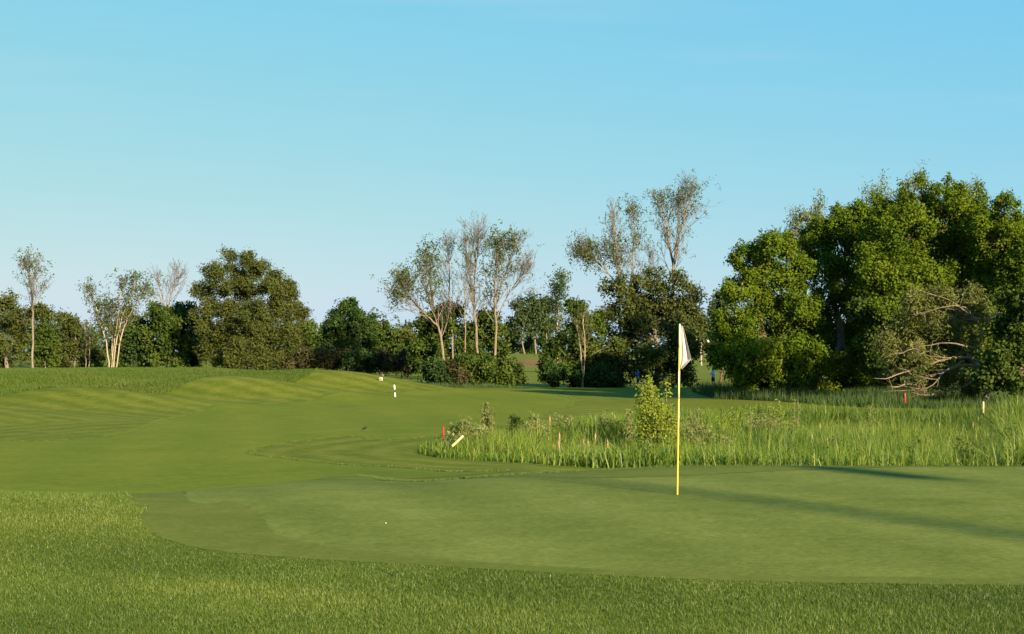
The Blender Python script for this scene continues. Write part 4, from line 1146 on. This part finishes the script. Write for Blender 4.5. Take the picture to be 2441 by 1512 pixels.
# ------------------------------------------------------------------ stakes and small things
M_RED = plain_mat("red_paint", (0.22, 0.018, 0.012), 0.55, 0.3, 0.35, 14)
M_YST = plain_mat("weathered_yellow", (0.82, 0.62, 0.22), 0.55, 0.3, 0.2, 14)
M_DKB = plain_mat("dark_green_paint", (0.03, 0.05, 0.02), 0.6, 0.3, 0.3, 10)
M_WOOD = plain_mat("pale_wood", (0.50, 0.36, 0.18), 0.7, 0.2, 0.3, 12)
def stake(name, a, b, w, mat, label, cat="stake", bands=None, group=None):
    a = np.asarray(a, float); b = np.asarray(b, float)
    root = thing(name, tuple(a), label, cat, group)
    d = Vector(b - a); rot = d.to_track_quat('Z', 'Y').to_matrix().to_4x4()
    L_ = d.length
    for nm, f0, f1, mt in (bands or [("post", 0, 0.94, mat)]):
        mb = MB(); mb.box(a + (b - a) * (f0 + f1) / 2, (w, w, L_ * (f1 - f0)), rot, bevel=w * 0.12); mb.build(nm, mt, root, smooth=False)
    tp = MB()
    u = np.array(rot @ Vector((1, 0, 0))); v_ = np.array(rot @ Vector((0, 1, 0))); h2 = w * 0.5
    e = a + (b - a) * (bands[-1][2] if bands else 0.94)
    vs = [e + u * h2 * sx_ + v_ * h2 * sy_ for sx_, sy_ in ((-1, -1), (1, -1), (1, 1), (-1, 1))] + [b + u * h2 * 0.3 * sx_ + v_ * h2 * 0.3 * sy_ for sx_, sy_ in ((-1, -1), (1, -1), (1, 1), (-1, 1))]
    tp.add(vs, [(0, 1, 5, 4), (1, 2, 6, 5), (2, 3, 7, 6), (3, 0, 4, 7), (4, 5, 6, 7)]); tp.build("tip", bands[-1][3] if bands else mat, root, smooth=False)
    return root
g = G(1056, 1060)
stake("hazard_stake", (g[0], g[1], g[2] - 0.05), P(1056.5, 1014, g[1]), 0.07, M_RED, "upright red hazard stake at the left nose of the reeds")
g = G(1084, 1072)
stake("hazard_stake", P(1078, 1064, 42.9), P(1104.5, 1039, 42.9), 0.06, M_YST, "yellow stake leaning right in the reeds beside the red one")
stake("hazard_stake", P(2158, 962, 79.5), P(2157, 936, 79.5), 0.10, M_RED, "red stake in the weeds below the leaning willow")
stake("marker_post", P(2344, 985, 62), P(2344, 957, 62), 0.07, M_WOOD, "short pale wooden post in tall grass at the right")
g = G(942.5, 947)
stake("yardage_pole", (g[0], g[1], g[2] - 0.02), P(940, 917.5, g[1]), 0.075, M_WHT, "white yardage pole with a dark green middle band on the fairway", "pole",
      bands=[("lower_band", 0.0, 0.38, M_WHT), ("middle_band", 0.38, 0.62, M_DKB), ("upper_band", 0.62, 0.97, M_WHT)])

# tee box marker on the shoulder of the mound
M_BEIGE = plain_mat("cream_board", (0.44, 0.38, 0.31), 0.6, 0.3, 0.1, 9)
M_TAN = plain_mat("tan_panel", (0.26, 0.18, 0.13), 0.6, 0.3, 0.2, 9)
g = G(908, 907.5)
mk = thing("tee_marker", tuple(g), "small cream box with tan front on the crest of the mound", "box")
sc_ = g[1] / FPX
mb = MB(); mb.box((g[0], g[1], g[2] + 3.6 * sc_), (8.6 * sc_, 6 * sc_, 7.6 * sc_), bevel=0.02); mb.build("body", M_BEIGE, mk, smooth=False)
mb = MB(); mb.box((g[0], g[1] - 3.1 * sc_, g[2] + 3.6 * sc_), (5.4 * sc_, 0.02, 4.4 * sc_)); mb.build("panel", M_TAN, mk, smooth=False)

# bird on the fairway
M_BIRD = plain_mat("black_feathers", (0.012, 0.014, 0.013), 0.4, 0.4, 0.2, 30)
g = G(869.5, 1027)
bird = thing("bird", tuple(g), "small dark bird standing on the fairway left of the reeds", "bird")
bb = MB()
ang = np.linspace(0, 1, 9)
pth = np.array([(g[0] - 0.11, g[1], g[2] + 0.06), (g[0] - 0.06, g[1], g[2] + 0.085), (g[0], g[1], g[2] + 0.105), (g[0] + 0.045, g[1], g[2] + 0.135), (g[0] + 0.06, g[1], g[2] + 0.17), (g[0] + 0.08, g[1], g[2] + 0.185), (g[0] + 0.115, g[1], g[2] + 0.178)])
bb.tube(pth, [0.008, 0.022, 0.045, 0.04, 0.027, 0.024, 0.003], 10); bb.build("body", M_BIRD, bird)
for s_ in (-1, 1):
    lg = MB(); lg.tube(np.array([(g[0] + 0.005, g[1] + 0.018 * s_, g[2] + 0.08), (g[0] + 0.0, g[1] + 0.018 * s_, g[2] + 0.035), (g[0] + 0.012, g[1] + 0.018 * s_, g[2])]), 0.005, 5); lg.build("leg", M_BIRD, bird)

# white ball on the green
g = G(920, 1249)
bm = bmesh.new(); bmesh.ops.create_cone(bm, cap_ends=True, segments=20, radius1=0.007, radius2=0.006, depth=0.004)
me = bpy.data.meshes.new("ball_marker"); bm.to_mesh(me); bm.free()
o = link("ball_marker", me, M_WHT, None, "tiny round white ball marker lying on the green", "ball marker"); o.location = (g[0], g[1], g[2] + 0.009)

# white sign by the far poplars, and the house in the gap
g = G(1266, 843, 200, 500)
sg = thing("sign", tuple(g), "tiny white sign on a post under the far poplars", "sign")
q = P(1266, 837.5, g[1]); k_ = g[1] / FPX
mb = MB(); mb.tube(np.array([(g[0], g[1] + 0.06, g[2] - 0.2), (g[0], g[1] + 0.06, q[2])]), 0.06, 6); mb.build("post", M_WOOD, sg)
mb = MB(); mb.box((q[0], q[1], q[2]), (6.5 * k_, 0.06, 4 * k_), bevel=0.01); mb.build("board", M_WHT, sg, smooth=False)

M_WALL = plain_mat("cream_siding", (0.42, 0.39, 0.31), 0.7, 0.2, 0.15, 3)
M_ROOF = plain_mat("brown_shingles", (0.20, 0.11, 0.06), 0.85, 0.1, 0.35, 4)
M_GLASS = plain_mat("window_glass", (0.03, 0.035, 0.04), 0.1, 0.6, 0.1, 2)
HD = 330.0
hc = P(1670, 818, HD)
hgz = hz(hc[0], HD)
house = thing("house", (hc[0], HD, hgz), "low cream house with a brown roof glimpsed in the gap right of the flag", "house")
wz0, wz1 = hgz - 0.3, P(1672, 807, HD)[2]
mb = MB(); mb.box((hc[0], HD + 2, (wz0 + wz1) / 2), (4.0, 4.0, wz1 - wz0)); mb.build("wall", M_WALL, house, smooth=False)
rz = P(1672, 797, HD)[2]
mb = MB()
mb.add([(hc[0] - 2.4, HD - 0.5, wz1), (hc[0] + 2.4, HD - 0.5, wz1), (hc[0] + 2.4, HD + 4.5, wz1), (hc[0] - 2.4, HD + 4.5, wz1), (hc[0] - 1.5, HD + 2, rz + 0.2), (hc[0] + 1.5, HD + 2, rz + 0.2)],
       [(0, 1, 5, 4), (2, 3, 4, 5), (1, 2, 5), (3, 0, 4), (3, 2, 1, 0)]); mb.build("roof", M_ROOF, house, smooth=False)
for xo in (-1.3, 0.1, 1.3):
    mb = MB(); mb.box((hc[0] + xo, HD - 0.03, wz1 - 0.55), (0.7, 0.08, 0.6)); wf = mb.build("window", M_WHT, house, smooth=False)
    mb = MB(); mb.box((hc[0] + xo, HD - 0.08, wz1 - 0.55), (0.55, 0.04, 0.46)); mb.build("pane", M_GLASS, wf, smooth=False)

# ------------------------------------------------------------------ people
M_SKIN = plain_mat("skin", (0.42, 0.25, 0.17), 0.6, 0.3, 0.1, 10)
M_SHIRT_B = plain_mat("royal_blue_shirt", (0.035, 0.13, 0.46), 0.8, 0.2, 0.15, 8)
M_SHIRT_L = plain_mat("light_blue_shirt", (0.28, 0.45, 0.70), 0.8, 0.2, 0.12, 8)
M_SHORTS = plain_mat("dark_shorts", (0.018, 0.02, 0.03), 0.85, 0.2, 0.2, 8)
M_HAIR = plain_mat("dark_hair", (0.02, 0.014, 0.01), 0.7, 0.3, 0.3, 20)
M_SHOE = plain_mat("pale_shoes", (0.4, 0.4, 0.38), 0.6, 0.3, 0.1, 10)

def skin_obj(name, verts, edges, rad, mat, parent, root=0, sub=2):
    me = bpy.data.meshes.new(name)
    me.from_pydata([tuple(map(float, v)) for v in verts], edges, [])
    o = link(name, me, mat, parent)
    o.modifiers.new("skin", 'SKIN')
    sv = me.skin_vertices[0].data
    for i_, r_ in enumerate(rad):
        sv[i_].radius = (r_, r_) if np.isscalar(r_) else r_
        sv[i_].use_root = (i_ == root)
    s_ = o.modifiers.new("sub", 'SUBSURF'); s_.levels = sub; s_.render_levels = sub
    for mm in o.modifiers:
        if hasattr(mm, "use_smooth_shade"):
            mm.use_smooth_shade = True
    return o

def person(px, foot, label, facing, arms, shirt, cap=None, hair=None, D=None, H=1.76):
    g = np.array(D)
    root = thing("person", tuple(g), label, "person")
    f = np.array((math.cos(facing), math.sin(facing), 0)); s = np.array((-math.sin(facing), math.cos(facing), 0))
    def W(fw, sd, up):
        return g + f * fw + s * sd + np.array((0, 0, up))
    def full(j):
        V = [W(0, 0, .95), W(-.02, 0, 1.12), W(-.03, 0, 1.32), W(-.01, 0, 1.45), W(.02, 0, 1.53), W(.04, 0, 1.62), W(.05, 0, 1.72)]
        E = [(0, 1), (1, 2), (2, 3), (3, 4), (4, 5), (5, 6)]
        R = [(.16, .12), (.155, .115), (.185, .125), (.10, .08), (.058, .058), (.088, .10), (.062, .07)]
        for sg_, hip, knee, ank, toe in ((-1, (0, .10, .90), (.04, .11, .50), (-.03, .12, .09), (.12, .14, .03)), (1, (0, .10, .90), (.0, .12, .50), (-.05, .14, .09), (.10, .17, .03))):
            b_ = len(V)
            for q_, r_ in ((hip, .095), (knee, .058), (ank, .042), (toe, .036)):
                V.append(W(q_[0], sg_ * q_[1], q_[2])); R.append(r_)
            E += [(0, b_), (b_, b_ + 1), (b_ + 1, b_ + 2), (b_ + 2, b_ + 3)]
        for sg_, (el, wr, hd) in zip((-1, 1), arms):
            b_ = len(V)
            V += [W(-.02, sg_ * .20, 1.42), W(*el), W(*wr), W(*hd)]; R += [.058, .044, .034, .030]
            E += [(3, b_), (b_, b_ + 1), (b_ + 1, b_ + 2), (b_ + 2, b_ + 3)]
            # fingers and thumb
            hv = unit(W(*hd) - W(*wr)); sv_ = unit(np.cross(hv, (0, 0.3, 1)))
            for k_ in range(4):
                V += [W(*hd) + hv * .045 + sv_ * (.022 * (k_ - 1.5)), W(*hd) + hv * (.08 - .006 * abs(k_ - 1)) + sv_ * (.024 * (k_ - 1.5)) + np.array((0, 0, -.02))]
                R += [.010, .008]; E += [(b_ + 3, len(V) - 2), (len(V) - 2, len(V) - 1)]
            V += [W(*hd) + sv_ * .04 + hv * .02]; R += [.011]; E += [(b_ + 3, len(V) - 1)]
        return V, E, R
    V, E, R = full(0)
    skin_obj("body", V, E, R, M_SKIN, root)
    # shirt over torso and upper arms
    SV = [W(0, 0, .93), W(-.02, 0, 1.12), W(-.03, 0, 1.32), W(-.01, 0, 1.46)]; SE = [(0, 1), (1, 2), (2, 3)]; SR = [(.19, .15), (.18, .14), (.205, .15), (.10, .085)]
    for sg_, (el, wr, hd) in zip((-1, 1), arms):
        b_ = len(SV); e_ = W(*el); sh = W(-.02, sg_ * .20, 1.42)
        SV += [sh, sh + (e_ - sh) * .8]; SR += [.075, .066]; SE += [(3, b_), (b_, b_ + 1)]
    skin_obj("shirt", SV, SE, SR, shirt, root)
    HV = [W(0, 0, .98), W(0, 0, .90)]; HE = [(0, 1)]; HR = [(.185, .145), (.18, .14)]
    for sg_ in (-1, 1):
        b_ = len(HV); HV += [W(.01, sg_ * .10, .82), W(.03, sg_ * .115, .52)]; HR += [.112, .092]; HE += [(1, b_), (b_, b_ + 1)]
    skin_obj("shorts", HV, HE, HR, M_SHORTS, root)
    def dome(name, ctr, rad, zmin, mat, brim=False):
        """skull-fitting shell: the part of an ellipsoid above zmin, with a peak for a cap"""
        bm = bmesh.new(); bmesh.ops.create_uvsphere(bm, u_segments=20, v_segments=14, radius=1.0)
        bmesh.ops.delete(bm, geom=[v_ for v_ in bm.verts if v_.co.z < zmin], context='VERTS')
        bm.verts.index_update()
        mb = MB()
        mb.add([ctr + f * (v_.co.x * rad[0]) + s * (v_.co.y * rad[1]) + np.array((0, 0, v_.co.z * rad[2])) for v_ in bm.verts], [[v_.index for v_ in q.verts] for q in bm.faces])
        bm.free()
        if brim:
            n_ = 11; V_, F_ = [], []
            for k_ in range(n_):
                a_ = -1.15 + 2.3 * k_ / (n_ - 1)
                for r_, dz in ((0.94, 0.008), (1.72, -0.022), (1.72, -0.030), (0.94, -0.004)):
                    rr = r_ if r_ < 1 else 0.98 + (r_ - 0.98) * math.cos(a_ * 1.25) ** 0.6 if math.cos(a_ * 1.25) > 0 else 0.98
                    V_.append(ctr + f * (math.cos(a_) * rad[0] * rr) + s * (math.sin(a_) * rad[1] * rr) + np.array((0, 0, zmin * rad[2] + dz)))
            for k_ in range(n_ - 1):
                for e_ in range(4):
                    F_.append((4 * k_ + e_, 4 * k_ + (e_ + 1) % 4, 4 * k_ + 4 + (e_ + 1) % 4, 4 * k_ + 4 + e_))
            mb.add(V_, F_)
        mb.build(name, mat, root)
    if cap is not None:
        dome("cap", W(.043, 0, 1.668), (.118, .100, .118), 0.12, cap, True)
    if hair is not None:
        dome("hair", W(.030, 0, 1.662), (.118, .100, .122), 0.0, hair)
    # nose and ears
    fc = MB(); nz_ = W(.135, 0, 1.625)
    fc.tube(np.array([nz_ + np.array((0, 0, .03)), nz_ + f * .012, nz_ + f * .004 - np.array((0, 0, .012))]), [.008, .013, .008], 6)
    fc.build("nose", M_SKIN, root)
    for sg_ in (-1, 1):
        er = MB(); ec = W(.035, sg_ * .092, 1.63)
        er.tube(np.array([ec - np.array((0, 0, .03)), ec + s * sg_ * .008, ec + np.array((0, 0, .032))]), [.008, .018, .010], 6); er.build("ear", M_SKIN, root)
    return root
g1 = np.array(((1521 - CX) / FPX * 131, 131, hz((1521 - CX) / FPX * 131, 131)))
person(1521, 923, "person in white cap and royal blue shirt with hand raised to face in the shade", math.pi * 1.02,
       [((.12, -.27, 1.18), (.30, -.16, 1.24), (.38, -.10, 1.28)), ((.22, .22, 1.26), (.26, .10, 1.50), (.20, .05, 1.58))], M_SHIRT_B, cap=M_WHT, D=g1)
g2 = np.array(((1700 - CX) / FPX * 128, 128, hz((1700 - CX) / FPX * 128, 128)))
person(1700, 923, "person in light blue shirt with folded arms in the shade right of the flag", math.pi * 1.15,
       [((.08, -.28, 1.14), (.24, -.06, 1.20), (.27, .05, 1.22)), ((.08, .28, 1.14), (.25, .06, 1.24), (.27, -.05, 1.26))], M_SHIRT_L, hair=M_HAIR, D=g2)
